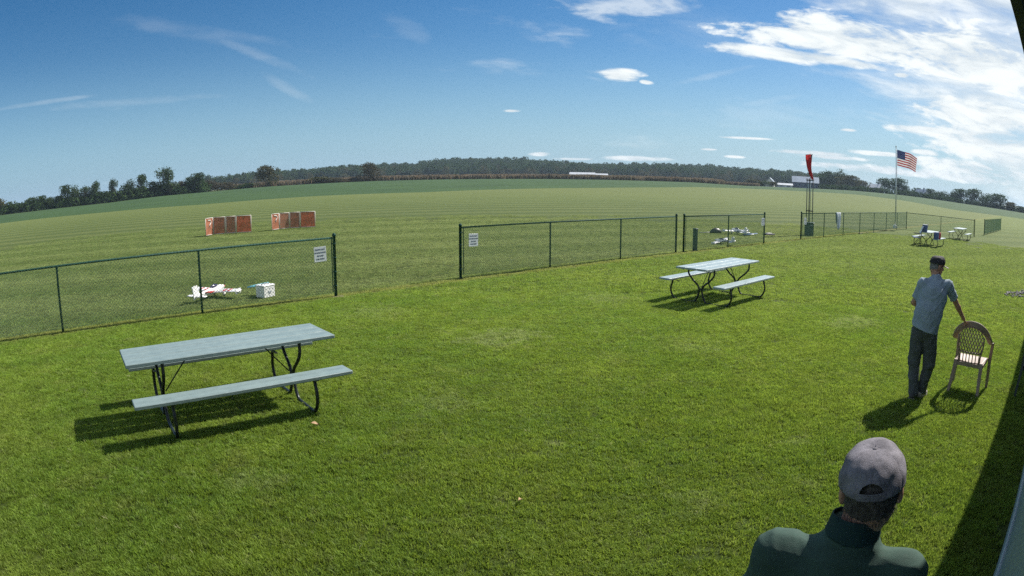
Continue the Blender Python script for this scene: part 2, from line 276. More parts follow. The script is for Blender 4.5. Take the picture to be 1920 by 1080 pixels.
# ------------------------------------------------------------------ mesh helpers
C = scene.collection
def link(name, me, parent=None, loc=None):
    o = bpy.data.objects.new(name, me); C.objects.link(o)
    if parent: o.parent = parent
    if loc is not None: o.location = loc
    return o
def tag(o, label=None, cat=None, group=None, kind=None):
    if label: o['label'] = label
    if cat: o['category'] = cat
    if group: o['group'] = group
    if kind: o['kind'] = kind
    return o
def thing(name, label, cat, loc=(0, 0, 0), rz=0., group=None):
    o = bpy.data.objects.new(name, None); C.objects.link(o); o.location = loc; o.rotation_euler = (0, 0, rz); o.empty_display_size = .2
    return tag(o, label, cat, group)
def orth(d):
    d = Vector(d).normalized(); a = Vector((0, 0, 1)) if abs(d.z) < .9 else Vector((1, 0, 0))
    x = d.cross(a).normalized(); return d, x, d.cross(x).normalized()
class MB:
    def __init__(s): s.v = []; s.f = []; s.mi = []; s.sm = []
    def add(s, v, f, mi=0, smooth=False):
        o = len(s.v); s.v += [tuple(p) for p in v]; s.f += [tuple(i+o for i in q) for q in f]
        s.mi += [mi]*len(f); s.sm += [smooth]*len(f)
    def box(s, c, size, rz=0., mi=0, rot=None, taper=1.):
        hx, hy, hz = size[0]/2, size[1]/2, size[2]/2
        m = rot or Matrix.Rotation(rz, 3, 'Z')
        P = [Vector(c) + m @ Vector((x*hx*(taper if z > 0 else 1), y*hy*(taper if z > 0 else 1), z*hz)) for z in (-1, 1) for y in (-1, 1) for x in (-1, 1)]
        s.add(P, [(0, 2, 3, 1), (4, 5, 7, 6), (0, 1, 5, 4), (2, 6, 7, 3), (0, 4, 6, 2), (1, 3, 7, 5)], mi)
    def rbox(s, c, size, b=.01, rz=0., mi=0, rot=None):      # box with chamfered edges
        hx, hy, hz = size[0]/2, size[1]/2, size[2]/2; m = rot or Matrix.Rotation(rz, 3, 'Z')
        ring = [(hx-b, -hy), (hx, -hy+b), (hx, hy-b), (hx-b, hy), (-hx+b, hy), (-hx, hy-b), (-hx, -hy+b), (-hx+b, -hy)]
        lv = [(-hz, .0), (-hz+b, 1.), (hz-b, 1.), (hz, .0)]
        V = []
        for z, q in lv:
            for x, y in ring:
                k = 0 if q else b
                V.append(Vector(c) + m @ Vector((x - math.copysign(k, x), y - math.copysign(k, y), z)))
        F = [tuple(range(7, -1, -1)), tuple(range(24, 32))]
        for l in range(3):
            for i in range(8): j = (i+1) % 8; F.append((l*8+i, l*8+j, l*8+8+j, l*8+8+i))
        s.add(V, F, mi)
    def tube(s, pts, r, n=8, mi=0, cap=True, smooth=True, flat=None):
        pts = [Vector(p) for p in pts]; rs = r if isinstance(r, (list, tuple)) else [r]*len(pts)
        V = []; F = []; x = None
        for i, p in enumerate(pts):
            d = (pts[min(i+1, len(pts)-1)] - pts[max(i-1, 0)]).normalized()
            if x is None: _, x, y = orth(d)
            else: x = (x - d*x.dot(d)).normalized(); y = d.cross(x).normalized()
            for k in range(n):
                a = 2*math.pi*k/n; V.append(p + (x*math.cos(a) + y*math.sin(a))*rs[i])
        for i in range(len(pts)-1):
            for k in range(n): k2 = (k+1) % n; F.append((i*n+k, i*n+k2, (i+1)*n+k2, (i+1)*n+k))
        s.add(V, F, mi, smooth)
        if cap:
            o = len(s.v) - len(V); s.f += [tuple(o+k for k in range(n-1, -1, -1)), tuple(o+(len(pts)-1)*n+k for k in range(n))]; s.mi += [mi, mi]; s.sm += [False, False]
    def lathe(s, prof, n=16, c=(0, 0, 0), axis='Z', mi=0, rot=None):
        V = []; F = []
        for r, z in prof:
            for k in range(n):
                a = 2*math.pi*k/n; p = Vector((r*math.cos(a), r*math.sin(a), z))
                if rot is not None: p = rot @ p
                V.append(Vector(c)+p)
        for i in range(len(prof)-1):
            for k in range(n): k2 = (k+1) % n; F.append((i*n+k, i*n+k2, (i+1)*n+k2, (i+1)*n+k))
        s.add(V, F, mi, True)
    def loft(s, rings, mi=0, smooth=True, closed=True, cap=True):
        n = len(rings[0]); V = [p for r_ in rings for p in r_]; F = []
        for i in range(len(rings)-1):
            for k in range(n if closed else n-1): k2 = (k+1) % n; F.append((i*n+k, i*n+k2, (i+1)*n+k2, (i+1)*n+k))
        if cap and closed: F += [tuple(range(n-1, -1, -1)), tuple((len(rings)-1)*n+k for k in range(n))]
        s.add(V, F, mi, smooth)
    def grid(s, fn, nu, nv, mi=0, smooth=True, mif=None):
        V = [fn(i/nu, j/nv) for j in range(nv+1) for i in range(nu+1)]
        F = [(j*(nu+1)+i, j*(nu+1)+i+1, (j+1)*(nu+1)+i+1, (j+1)*(nu+1)+i) for j in range(nv) for i in range(nu)]
        o = len(s.f); s.add(V, F, mi, smooth)
        if mif:
            for j in range(nv):
                for i in range(nu): s.mi[o+j*nu+i] = mif((i+.5)/nu, (j+.5)/nv)
    def mesh(s, name, mats):
        me = bpy.data.meshes.new(name); me.from_pydata([tuple(p) for p in s.v], [], s.f)
        for m_ in (mats if isinstance(mats, (list, tuple)) else [mats]): me.materials.append(m_)
        me.polygons.foreach_set('material_index', s.mi); me.polygons.foreach_set('use_smooth', s.sm); me.update(); return me
    def build(s, name, mats, parent=None, loc=None): return link(name, s.mesh(name, mats), parent, loc)
def spline(P, n=6):
    P = [Vector(p) for p in P]; out = []
    for i in range(len(P)-1):
        p0, p1, p2, p3 = P[max(i-1, 0)], P[i], P[i+1], P[min(i+2, len(P)-1)]
        for k in range(n):
            t = k/n; out.append(.5*((2*p1)+(p2-p0)*t+(2*p0-5*p1+4*p2-p3)*t*t+(3*p1-p0-3*p2+p3)*t**3))
    return out + [P[-1]]
def np_mesh(name, V, F, mats, smooth=True, mi=None, attrs=None):
    me = bpy.data.meshes.new(name); k = F.shape[1]
    me.vertices.add(len(V)); me.vertices.foreach_set('co', np.asarray(V, np.float32).ravel())
    me.loops.add(F.size); me.loops.foreach_set('vertex_index', F.astype(np.int32).ravel())
    me.polygons.add(len(F)); me.polygons.foreach_set('loop_start', np.arange(0, F.size, k, dtype=np.int32))
    me.polygons.foreach_set('use_smooth', np.full(len(F), smooth))
    if mi is not None: me.polygons.foreach_set('material_index', mi.astype(np.int32))
    for m_ in (mats if isinstance(mats, (list, tuple)) else [mats]): me.materials.append(m_)
    for an, (ty, dom, arr) in (attrs or {}).items():
        a = me.attributes.new(an, ty, dom); a.data.foreach_set('vector' if ty == 'FLOAT_VECTOR' else 'value', arr.ravel())
    me.update(calc_edges=True); me.validate(); return me
def copy_tree(o, parent=None):
    c = o.copy(); C.objects.link(c)
    if parent: c.parent = parent
    for ch in [x for x in bpy.data.objects if x.parent == o]: copy_tree(ch, c)
    return c

# ------------------------------------------------------------------ terrain
FAR_PX = [(0, 404, 270), (100, 392, 270), (200, 381, 270), (300, 368, 275), (400, 359, 285), (500, 350, 295), (600, 344, 300), (700, 339.5, 300), (960, 335.5, 300), (1300, 342, 310), (1400, 348.5, 330), (1480, 351.5, 380), (1600, 357.5, 400), (1700, 367, 400), (1800, 381, 390), (1915, 399, 380)]
fa = []
for px, py, D in FAR_PX: a_, e_ = azel(px, py); fa.append((a_, D, CAM_H + D*math.tan(R(e_))))
fa = np.array(fa)
def zfar(az): return np.interp(az, fa[:, 0], fa[:, 2])
def dfar(az): return np.interp(az, fa[:, 0], fa[:, 1])
def smooth01(t): t = np.clip(t, 0, 1); return t*t*(3-2*t)
SKYL = [(383, 338), (437, 332), (520, 323), (583, 319), (625, 315), (700, 310), (735, 309), (775, 308), (804, 303), (858, 298.5), (933, 297.5), (967, 298), (1017, 302), (1062, 306), (1108, 309), (1217, 308), (1300, 310), (1367, 315), (1450, 321), (1500, 324), (1550, 329), (1600, 343), (1640, 356)]
hs = []
HD = 900.
for px, py in SKYL: a_, e_ = azel(px, py); hs.append((a_, CAM_H + HD*math.tan(R(e_)) - 13.5))
hs = np.array([(-60, 1.), (-38, 1.)] + [tuple(q) for q in hs] + [(41, 1.), (60, 1.)])
def hill_top(az): return np.maximum(np.interp(az, hs[:, 0], hs[:, 1]), 1.)
def gz(x, y):
    d = np.hypot(x, y); az = np.degrees(np.arctan2(x, y)); D = dfar(az); zf = zfar(az)
    z = zf*smooth01((d-60)/(D-60))**1.3
    h = hill_top(az); z = z + np.maximum(h-zf, 0)*smooth01((d-600)/(HD-600)) + np.minimum(h-zf, 0)*smooth01((d-600)/300)
    return z
BND_PX = [(0, 419), (200, 398), (375, 384), (600, 367.5), (800, 360.5), (1117, 352.5), (1250, 351.5), (1350, 352), (1450, 355.5), (1608, 365), (1700, 377), (1790, 394), (1900, 408)]
bd = []
for px, py in BND_PX:
    d = ray(px, py); best = None
    for t in np.arange(40, 420, 1.):
        P = np.array([0, 0, CAM_H]) + d*t
        if P[2] <= gz(P[0], P[1]): best = t; break
    a_, e_ = azel(px, py); bd.append((a_, min(best or 9999, float(dfar(a_))*.93)))
bd = np.array(bd)
def dbnd(az): return np.interp(az, bd[:, 0], bd[:, 1])
azs = np.concatenate([np.arange(-180, -56, 6.), np.arange(-56, 56, .8), np.arange(56, 180.1, 6.)])
def polar_zone(name, lo, hi, nr, m, power=1.):
    t = np.linspace(0, 1, nr)**power; a = azs
    rr = lo(a)[None, :] + (hi(a)-lo(a))[None, :]*t[:, None]
    X = rr*np.sin(np.radians(a))[None, :]; Y = rr*np.cos(np.radians(a))[None, :]; Z = gz(X, Y)
    V = np.stack([X, Y, Z], -1).reshape(-1, 3); n = len(a)
    i, j = np.meshgrid(np.arange(nr-1), np.arange(n-1), indexing='ij')
    F = np.stack([i*n+j, i*n+j+1, (i+1)*n+j+1, (i+1)*n+j], -1).reshape(-1, 4)[:, ::-1]
    o = link(name, np_mesh(name, V, F, m)); tag(o, kind='structure'); return o
polar_zone('ground', lambda a: np.full(len(a), .01), dbnd, 60, M['turf'], 1.6)
polar_zone('crop_field', dbnd, dfar, 24, M['crop'])
polar_zone('far_ground', dfar, lambda a: np.full(len(a), 600.), 16, M['far'])
polar_zone('hills', lambda a: np.full(len(a), 600.), lambda a: np.full(len(a), 1000.), 20, M['hill'])
polar_zone('far_terrain', lambda a: np.full(len(a), 1000.), lambda a: np.full(len(a), 6000.), 8, M['far'])

# ------------------------------------------------------------------ instancing helper (uncountable growth only)
def gn_group():
    g = bpy.data.node_groups.new('scatter', 'GeometryNodeTree')
    g.interface.new_socket('Geometry', in_out='INPUT', socket_type='NodeSocketGeometry'); g.interface.new_socket('Geometry', in_out='OUTPUT', socket_type='NodeSocketGeometry')
    n = g.nodes; L = g.links
    gi = n.new('NodeGroupInput'); go = n.new('NodeGroupOutput')
    def attr(nm, ty): a = n.new('GeometryNodeInputNamedAttribute'); a.data_type = ty; a.inputs[0].default_value = nm; return a.outputs[0]
    cmp_ = n.new('FunctionNodeCompare'); cmp_.data_type = 'INT'; cmp_.operation = 'LESS_THAN'
    ia = [s for s in cmp_.inputs if s.type == 'INT']; L.new(attr('vid', 'INT'), ia[0]); ia[1].default_value = 0
    sp = n.new('GeometryNodeSeparateGeometry'); sp.domain = 'POINT'; L.new(gi.outputs[0], sp.inputs[0]); L.new(cmp_.outputs[0], sp.inputs[1])
    si = n.new('GeometryNodeSplitToInstances'); si.domain = 'FACE'; L.new(sp.outputs[1], si.inputs[0]); L.new(attr('vid', 'INT'), si.inputs['Group ID'])
    ip = n.new('GeometryNodeInstanceOnPoints'); L.new(sp.outputs[0], ip.inputs['Points']); L.new(si.outputs[0], ip.inputs['Instance'])
    ip.inputs['Pick Instance'].default_value = True; L.new(attr('pick', 'INT'), ip.inputs['Instance Index'])
    L.new(attr('rot', 'FLOAT_VECTOR'), ip.inputs['Rotation']); L.new(attr('scl', 'FLOAT_VECTOR'), ip.inputs['Scale'])
    L.new(ip.outputs[0], go.inputs[0]); return g
SCAT = gn_group()
def scatter(name, variants, pts, rot, scl, pick, m, label=None, cat=None):
    """variants: list of (V, F, tint, hgt); pts: instance positions"""
    V = []; F = []; vid = []; ti = []; hg = []; o = 0
    for k, (v, f, t, h) in enumerate(variants):
        V.append(v); F.append(f+o); vid.append(np.full(len(v), k)); ti.append(t); hg.append(h); o += len(v)
    n = len(pts); V.append(pts); vid.append(np.full(n, -1)); ti.append(np.zeros(n)); hg.append(np.zeros(n))
    V = np.concatenate(V); F = np.concatenate(F); vid = np.concatenate(vid).astype(np.int32)
    z = o; A = len(V)
    rr = np.zeros((A, 3), np.float32); rr[z:] = rot; ss = np.ones((A, 3), np.float32); ss[z:] = scl; pk = np.zeros(A, np.int32); pk[z:] = pick
    me = np_mesh(name, V, F, m, False, attrs={'vid': ('INT', 'POINT', vid), 'tint': ('FLOAT', 'POINT', np.concatenate(ti).astype(np.float32)), 'hgt': ('FLOAT', 'POINT', np.concatenate(hg).astype(np.float32)),
                 'rot': ('FLOAT_VECTOR', 'POINT', rr), 'scl': ('FLOAT_VECTOR', 'POINT', ss), 'pick': ('INT', 'POINT', pk)})
    ob = link(name, me); md = ob.modifiers.new('scatter', 'NODES'); md.node_group = SCAT
    tag(ob, label, cat, kind='stuff'); return ob

# ------------------------------------------------------------------ lawn grass
def blade_tile(n, size, hmin, hmax, w, seed, lean=.8, clumps=70):
    """a patch of blades gathered in tufts that share height, lean and shade"""
    g = np.random.default_rng(seed)
    cx, cy = g.uniform(-size/2, size/2, (2, clumps)); ca = g.uniform(0, 2*np.pi, clumps); chh = g.uniform(.62, 1.25, clumps); ct = g.random(clumps); cr = size/np.sqrt(clumps)*.62
    k = g.integers(0, clumps, n); free = g.random(n) < .22
    x = np.where(free, g.uniform(-size/2, size/2, n), cx[k]+g.normal(0, cr*.55, n)); y = np.where(free, g.uniform(-size/2, size/2, n), cy[k]+g.normal(0, cr*.55, n))
    a = g.uniform(0, 2*np.pi, n); h = g.uniform(hmin, hmax, n)*chh[k]; l = g.uniform(.15, lean, n)*h*1.1
    b = ca[k] + g.normal(0, .6, n); ww = w*g.uniform(.55, 1.35, n); a = b + np.pi/2 + g.normal(0, .7, n)
    dx, dy = np.cos(a), np.sin(a); bx, by = np.cos(b), np.sin(b); z0 = np.full(n, -.004)
    P = [np.stack([x-dx*ww, y-dy*ww, z0], -1), np.stack([x+dx*ww, y+dy*ww, z0], -1),
         np.stack([x+dx*ww*.8+bx*l*.35, y+dy*ww*.8+by*l*.35, h*.6], -1), np.stack([x-dx*ww*.8+bx*l*.35, y-dy*ww*.8+by*l*.35, h*.6], -1),
         np.stack([x+bx*l+dx*ww*.2, y+by*l+dy*ww*.2, h], -1), np.stack([x+bx*l-dx*ww*.2, y+by*l-dy*ww*.2, h], -1)]
    V = np.stack(P, 1).reshape(-1, 3); i = np.arange(n)*6
    F = np.concatenate([np.stack([i, i+1, i+2, i+3], -1), np.stack([i+3, i+2, i+4, i+5], -1)])
    t = np.repeat(np.clip(ct[k]*.62+g.random(n)*.38, 0, 1), 6); hh = np.tile([0, 0, .6, .6, 1, 1], n).astype(float)
    return V, F, t, hh
def lawn_points(step, rmin, rmax, inner):
    xs = np.arange(-45, 50, step); X, Y = np.meshgrid(xs, xs+45); X = X.ravel(); Y = Y.ravel()
    X = X + nrng.uniform(-.35, .35, X.size)*step; Y = Y + nrng.uniform(-.35, .35, X.size)*step
    d = np.hypot(X, Y); az = np.degrees(np.arctan2(X, Y)); nn = .643*X-.766*Y; side = -.656*X+.755*Y-12.6
    k = (d > rmin) & (d < rmax) & (np.abs(az) < np.where(d < 16, 100, 68)) & (nn < .15)
    k &= (side < .1) if inner else (side >= .1)
    k &= nrng.random(X.size) < np.clip((46-d)/9, 0, 1) if rmax > 20 else True
    return X[k], Y[k]
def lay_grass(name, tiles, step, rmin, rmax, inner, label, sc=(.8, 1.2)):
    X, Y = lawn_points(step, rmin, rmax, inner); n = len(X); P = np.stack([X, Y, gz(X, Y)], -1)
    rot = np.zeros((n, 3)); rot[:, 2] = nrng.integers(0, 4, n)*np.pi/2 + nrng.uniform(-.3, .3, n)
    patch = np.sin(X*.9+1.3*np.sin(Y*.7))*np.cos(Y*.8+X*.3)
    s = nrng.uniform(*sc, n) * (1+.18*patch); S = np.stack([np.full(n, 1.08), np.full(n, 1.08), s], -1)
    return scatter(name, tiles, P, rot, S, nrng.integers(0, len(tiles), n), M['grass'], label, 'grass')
near_tiles = [blade_tile(2000, .46, .016, .038, .0028, 100+i, clumps=110) for i in range(8)]
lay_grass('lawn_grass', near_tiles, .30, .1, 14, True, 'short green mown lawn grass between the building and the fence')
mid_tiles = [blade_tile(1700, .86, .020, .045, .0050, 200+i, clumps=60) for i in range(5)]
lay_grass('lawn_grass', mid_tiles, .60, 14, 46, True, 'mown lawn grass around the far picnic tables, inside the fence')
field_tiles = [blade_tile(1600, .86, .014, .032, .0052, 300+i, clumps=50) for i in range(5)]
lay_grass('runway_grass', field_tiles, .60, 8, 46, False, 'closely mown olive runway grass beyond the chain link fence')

# ------------------------------------------------------------------ trees, hedges, far wood, corn
def crown_arr(seed, blobs, n, leaf, shell=.35):
    """leaf quads spread in and around overlapping lumps; blobs: (x, y, z, rx, ry, rz)"""
    g = np.random.default_rng(seed); B = np.array(blobs, float); vol = (B[:, 3]*B[:, 4]*B[:, 5])**.67; w = vol/vol.sum()
    k = g.choice(len(B), n, p=w); d = g.normal(size=(n, 3)); d /= np.linalg.norm(d, axis=1)[:, None]
    rad = 1-shell*g.random(n)**1.6 + g.normal(0, .05, n); lump = 1+.12*np.sin(d[:, 0]*7+k)*np.cos(d[:, 1]*6+k*2)*np.sin(d[:, 2]*5+k)
    c = B[k, :3] + d*B[k, 3:]*(rad*lump)[:, None]
    a = g.normal(size=(n, 3)); a /= np.linalg.norm(a, axis=1)[:, None]; b = np.cross(a, g.normal(size=(n, 3))); b /= np.linalg.norm(b, axis=1)[:, None]
    s = leaf*g.uniform(.6, 1.3, n)[:, None]
    V = np.stack([c-a*s, c-b*s*.7, c+a*s, c+b*s*.7], 1).reshape(-1, 3); i = np.arange(n)*4
    F = np.stack([i, i+1, i+2, i+3], -1); t = np.repeat(np.clip(g.random(len(B))[k]*.7+g.random(n)*.3, 0, 1), 4)
    return V, F, t, np.ones(len(V))
def rand_blobs(seed, h, w, base, n, r=.30):
    g = random.Random(seed); out = []
    for i in range(n):
        a = g.uniform(0, 6.283); q = g.random()**.6; z = base + (h-base)*(.18+.70*g.random())
        f = max(.55, math.sin(math.pi*min(1, max(.08, (z-base)/(h-base)))**.8)**.6); rr = w*r*g.uniform(.7, 1.2)
        out.append((math.cos(a)*q*(w*.5-rr*.6)*f, math.sin(a)*q*(w*.5-rr*.6)*f, min(z, h-rr*.85), rr, rr, rr*g.uniform(.75, 1.)))
    out.append((0, 0, h-w*r*.8, w*r*.7, w*r*.7, w*r*.8)); return out
def trunk_mb(seed, h, base, w, forks=5, r0=.028):
    g = random.Random(seed); mb = MB(); r = h*r0
    mb.tube([(0, 0, -.3), (g.uniform(-.02, .02)*h, 0, base*.6), (g.uniform(-.03, .03)*h, g.uniform(-.02, .02)*h, base), (g.uniform(-.05, .05)*h, 0, h*.8)], [r*1.3, r, r*.85, r*.2], 7)
    for i in range(forks):
        a = g.uniform(0, 6.283); z0 = base*g.uniform(.75, 1.5); q = w*g.uniform(.22, .42)
        mb.tube([(0, 0, z0), (math.cos(a)*q*.5, math.sin(a)*q*.5, z0+(h-z0)*.3), (math.cos(a)*q, math.sin(a)*q, z0+(h-z0)*g.uniform(.5, .8))], [r*.55, r*.35, r*.1], 5)
    return mb
KINDS = {}
def tree_kind(key, h, w, base, nb, n, leaf, lm, seed, r=.30, shell=.4, forks=5):
    V, F, t, hh = crown_arr(seed, rand_blobs(seed, h, w, base, nb, r), n, leaf, shell)
    cme = np_mesh('crown_'+key, V, F, M[lm], False, attrs={'tint': ('FLOAT', 'POINT', t.astype(np.float32))})
    KINDS[key] = (h, w, cme, trunk_mb(seed, h, base, w, forks).mesh('trunk_'+key, M['bark']))
tree_kind('round', 10, 9, 1.0, 12, 1500, .34, 'leaf_dark', 1)
tree_kind('round2', 10, 10, .8, 14, 1600, .34, 'leaf_mid', 2)
tree_kind('tall', 10, 6.8, .5, 16, 1500, .30, 'leaf_dark', 3, .28)
tree_kind('open', 10, 8.5, 1.0, 14, 1300, .30, 'leaf_mid', 4, .24, .8, 7)
tree_kind('bushy', 10, 15, .2, 13, 1400, .42, 'leaf_brown', 5, .22)
tree_kind('olive', 10, 9.5, .4, 13, 1500, .36, 'leaf_olive', 6)
tree_kind('low', 10, 17, .0, 14, 1500, .5, 'leaf_dark', 8, .2)
def plant_tree(px, top, kind, D, width, label, name='tree', cat='tree', group=None, base=None):
    """a tree standing on the terrain at the azimuth and distance given"""
    a, _ = azel(px, 350); a_, e_ = azel(px, top); x, y = D*math.sin(R(a_)), D*math.cos(R(a_)); g = float(gz(x, y))
    h = max(1.5, CAM_H + D*math.tan(R(e_)) - g); kh, kw, cme, tme = KINDS[kind]
    t = thing(name, label, cat, (x, y, g-.1), rnd.uniform(0, 6.28), group)
    if width: w = width/LENS_F*D*1.42
    else: w = h*kw/kh
    t.scale = (w/kw, w/kw, h/kh); link('crown', cme, t); link('trunk', tme, t); return t
LT = 'trees along the left field edge'
for px, top, k, w, lab in [
    (-14, 372, 'olive', 44, 'autumn tinted tree cut by the left picture edge, behind the green crop'),
    (34, 380, 'low', 50, 'low dark hedge tree near the left edge, just right of the cut off tree'),
    (60, 369, 'round', 24, 'small dark round tree, first of the low left cluster behind the crop'),
    (77, 366, 'tall', 20, 'narrow dark tree in the middle of the low left cluster'),
    (94, 368, 'open', 24, 'thin bare topped tree at the right end of the low left cluster'),
    (110, 366, 'round', 20, 'small dark tree between the low left cluster and the taller grey trees'),
    (121, 346, 'tall', 19, 'tall grey green tree at the left end of the long field edge row'),
    (141, 346, 'round2', 26, 'broad grey green tree, second from the left end of the taller row'),
    (160, 347, 'open', 26, 'loose crowned tree, third from the left end of the taller row'),
    (181, 337, 'open', 22, 'thin trunked tree with a small raised crown leaning right above the row'),
    (198, 357, 'low', 40, 'dark low shrub under the thin trunked tree'),
    (212, 333, 'open', 18, 'slim open tree standing alone with sky on both sides'),
    (226, 355, 'low', 34, 'low dark brush right of the slim open tree'),
    (241, 336, 'round2', 24, 'olive round tree left of the pointed dark tree'),
    (265, 326, 'tall', 20, 'pointed dark tree left of the round black tree'),
    (288, 339, 'round', 26, 'nearly black round tree beside the tallest forked tree'),
    (309, 311, 'open', 32, 'tallest tree of the left row with a forked bare trunk under a dense top'),
    (323, 344, 'olive', 26, 'brownish bush at the foot of the tallest forked tree'),
    (339, 339, 'bushy', 24, 'brown thin tree right of the tallest forked tree'),
    (358, 330, 'round', 22, 'left one of the two dark trees ending the left row'),
    (371, 323, 'tall', 22, 'right one of the two dark trees ending the left row')]:
    plant_tree(px, top, k, 280, w, lab, group=LT)
for px, top, k, w, lab in [
    (395, 338, 'bushy', 44, 'brown hedge tree just right of the two dark trees'),
    (428, 341, 'bushy', 46, 'reddish brown brush in the middle of the hedge before the lone tree'),
    (462, 343, 'low', 44, 'low brush ending the hedge left of the lone tree'),
    (600, 331, 'olive', 40, 'low olive bush at the left end of the brown thicket by the corn'),
    (630, 333, 'bushy', 48, 'wide brown thicket between the corn and the big rounded tree'),
    (664, 331, 'bushy', 34, 'brown thicket pressed against the big rounded tree')]:
    plant_tree(px, top, k, 300, w, lab, 'bush', 'bush', 'hedge and thicket bushes before the hill')
plant_tree(502, 309, 'olive', 292, 34, 'lone tree standing in front of the low hill, brush free on both sides')
plant_tree(691, 304, 'bushy', 300, 38, 'big rounded brownish tree rising above the hill line left of centre')
RT = 'trees around the farm on the right'
for px, top, k, w, D, lab in [
    (1412, 335, 'olive', 26, 400, 'small pale olive tree left of the farm, first of three'),
    (1432, 338, 'round2', 20, 400, 'small pale olive tree left of the farm, middle of three'),
    (1447, 340, 'olive', 18, 405, 'small pale olive tree left of the farm, nearest the white shed'),
    (1541, 327, 'round', 24, 450, 'dark tree touching the right end of the blue barn'),
    (1555, 320, 'round', 34, 455, 'broad dark domed tree right of the blue barn'),
    (1577, 317, 'round2', 22, 452, 'highest tree of the farm group with a ragged two lobed top'),
    (1590, 328, 'olive', 38, 430, 'brownish olive tree in front of the highest farm tree'),
    (1619, 338, 'olive', 26, 440, 'small olive tree left of the white roofed house'),
    (1634, 345, 'bushy', 22, 450, 'low autumn tinted tree behind the white roofed house'),
    (1660, 333, 'round', 28, 440, 'dark domed tree left of the flagpole'),
    (1683, 333, 'round', 34, 438, 'wide dark domed tree right behind the flagpole'),
    (1697, 347, 'round', 18, 436, 'small dark tree under the right flank of the flagpole trees'),
    (1715, 351, 'low', 28, 430, 'low dark tree between the flagpole trees and the grey roof'),
    (1742, 353, 'round', 24, 430, 'round dark tree behind the grey roofed house'),
    (1762, 357, 'round2', 28, 425, 'mid green tree right of the grey roofed house'),
    (1784, 360, 'low', 30, 420, 'low dark tree in the gap of the right tree line'),
    (1800, 353, 'round', 30, 415, 'dark domed tree, left one of the pair above the dense fence'),
    (1826, 353, 'round', 30, 412, 'dark domed tree, right one of the pair above the dense fence'),
    (1846, 362, 'round2', 26, 408, 'mid green tree left of the last big dark tree'),
    (1869, 362, 'round', 38, 400, 'last big dark rounded tree before the right edge'),
    (1893, 378, 'olive', 26, 398, 'pale bush at the foot of the last big dark tree'),
    (1914, 386, 'round', 24, 395, 'dark tree cut by the right picture edge'),
    (1936, 388, 'round', 30, 395, 'dark tree standing past the right picture edge')]:
    plant_tree(px, top, k, D, w, lab, group=RT)
# low brush at the foot of the right tree line: uncountable
def strip_scatter(name, px0, px1, D0, D1, n, variants, m, label, cat, smin, smax, kd='r'):
    g = nrng; px = g.uniform(px0, px1, n); D = g.uniform(D0, D1, n)
    az = np.interp(px, np.linspace(-60, 1980, 60), [azel(q, 360)[0] for q in np.linspace(-60, 1980, 60)])
    X = D*np.sin(np.radians(az)); Y = D*np.cos(np.radians(az)); P = np.stack([X, Y, gz(X, Y)-.1], -1)
    rot = np.zeros((n, 3)); rot[:, 2] = g.uniform(0, 6.28, n); s = g.uniform(smin, smax, n); S = np.stack([s, s, s*g.uniform(.85, 1.1, n)], -1)
    return scatter(name, variants, P, rot, S, g.integers(0, len(variants), n), m, label, cat)
brush = [crown_arr(40+i, rand_blobs(40+i, 2.6, 4.5, 0, 6, .28), 160, .3) for i in range(4)]
strip_scatter('brush', 1540, 1960, 398, 412, 300, brush, M['leaf_dark'], 'continuous low brush under the right tree line', 'brush', .7, 1.3)
strip_scatter('brush', -60, 385, 276, 290, 420, brush, M['leaf_dark'], 'continuous low brush under the left tree row', 'brush', .8, 1.9)
# wooded hill
wood = [crown_arr(60+i, rand_blobs(60+i, 13, 12, 1.5, 8, .30), 330, .75, .3) for i in range(7)]
def hill_wood(n, m, label, lo, hi, smin, smax, dens_seed):
    g = np.random.default_rng(dens_seed); az = g.uniform(-47, 46, n); D = np.sqrt(g.uniform(lo**2, hi**2, n))
    keep = hill_top(az) > 1.5 + 3*g.random(n); az = az[keep]; D = D[keep]
    X = D*np.sin(np.radians(az)); Y = D*np.cos(np.radians(az)); P = np.stack([X, Y, gz(X, Y)-.3], -1); k = len(P)
    rot = np.zeros((k, 3)); rot[:, 2] = g.uniform(0, 6.28, k); s = g.uniform(smin, smax, k); S = np.stack([s*1.1, s*1.1, s*g.uniform(.8, 1.15, k)], -1)
    return scatter('wood', wood, P, rot, S, g.integers(0, len(wood), k), m, label, 'wood')
hill_wood(4600, M['leaf_dark'], 'dark green wood covering the long low hill on the skyline', 640, 960, .75, 1.15, 1)
hill_wood(2600, M['leaf_mid'], 'lighter green trees mixed through the hill wood', 640, 950, .75, 1.15, 2)
hill_wood(600, M['leaf_olive'], 'yellowing trees scattered along the foot of the hill wood', 630, 720, .6, 1.0, 3)
def corn_patch(seed, n=70):
    g = np.random.default_rng(seed); x, y = g.uniform(-2, 2, (2, n)); h = g.uniform(1.7, 2.3, n); a = g.uniform(0, np.pi, n); w = .22
    dx, dy = np.cos(a)*w, np.sin(a)*w; lx, ly = g.normal(0, .25, (2, n))
    V = np.stack([np.stack([x-dx, y-dy, 0*h], -1), np.stack([x+dx, y+dy, 0*h], -1), np.stack([x+dx+lx, y+dy+ly, h], -1), np.stack([x-dx+lx, y-dy+ly, h*.93], -1)], 1).reshape(-1, 3)
    i = np.arange(n)*4; return V, np.stack([i, i+1, i+2, i+3], -1), np.repeat(g.random(n), 4), np.ones(n*4)
cornv = [corn_patch(80+i) for i in range(5)]
strip_scatter('corn', 705, 1350, 302, 345, 3400, cornv, M['corn'], 'band of dry tan corn across the field before the hill', 'corn', .8, 1.1)
strip_scatter('corn', 440, 700, 304, 335, 1000, cornv, M['corn'], 'dry tan corn behind the lone tree and the thicket', 'corn', .8, 1.1)
strip_scatter('corn', 1350, 1420, 332, 350, 260, cornv, M['corn'], 'thin end of the dry corn field left of the farm', 'corn', .5, .8)

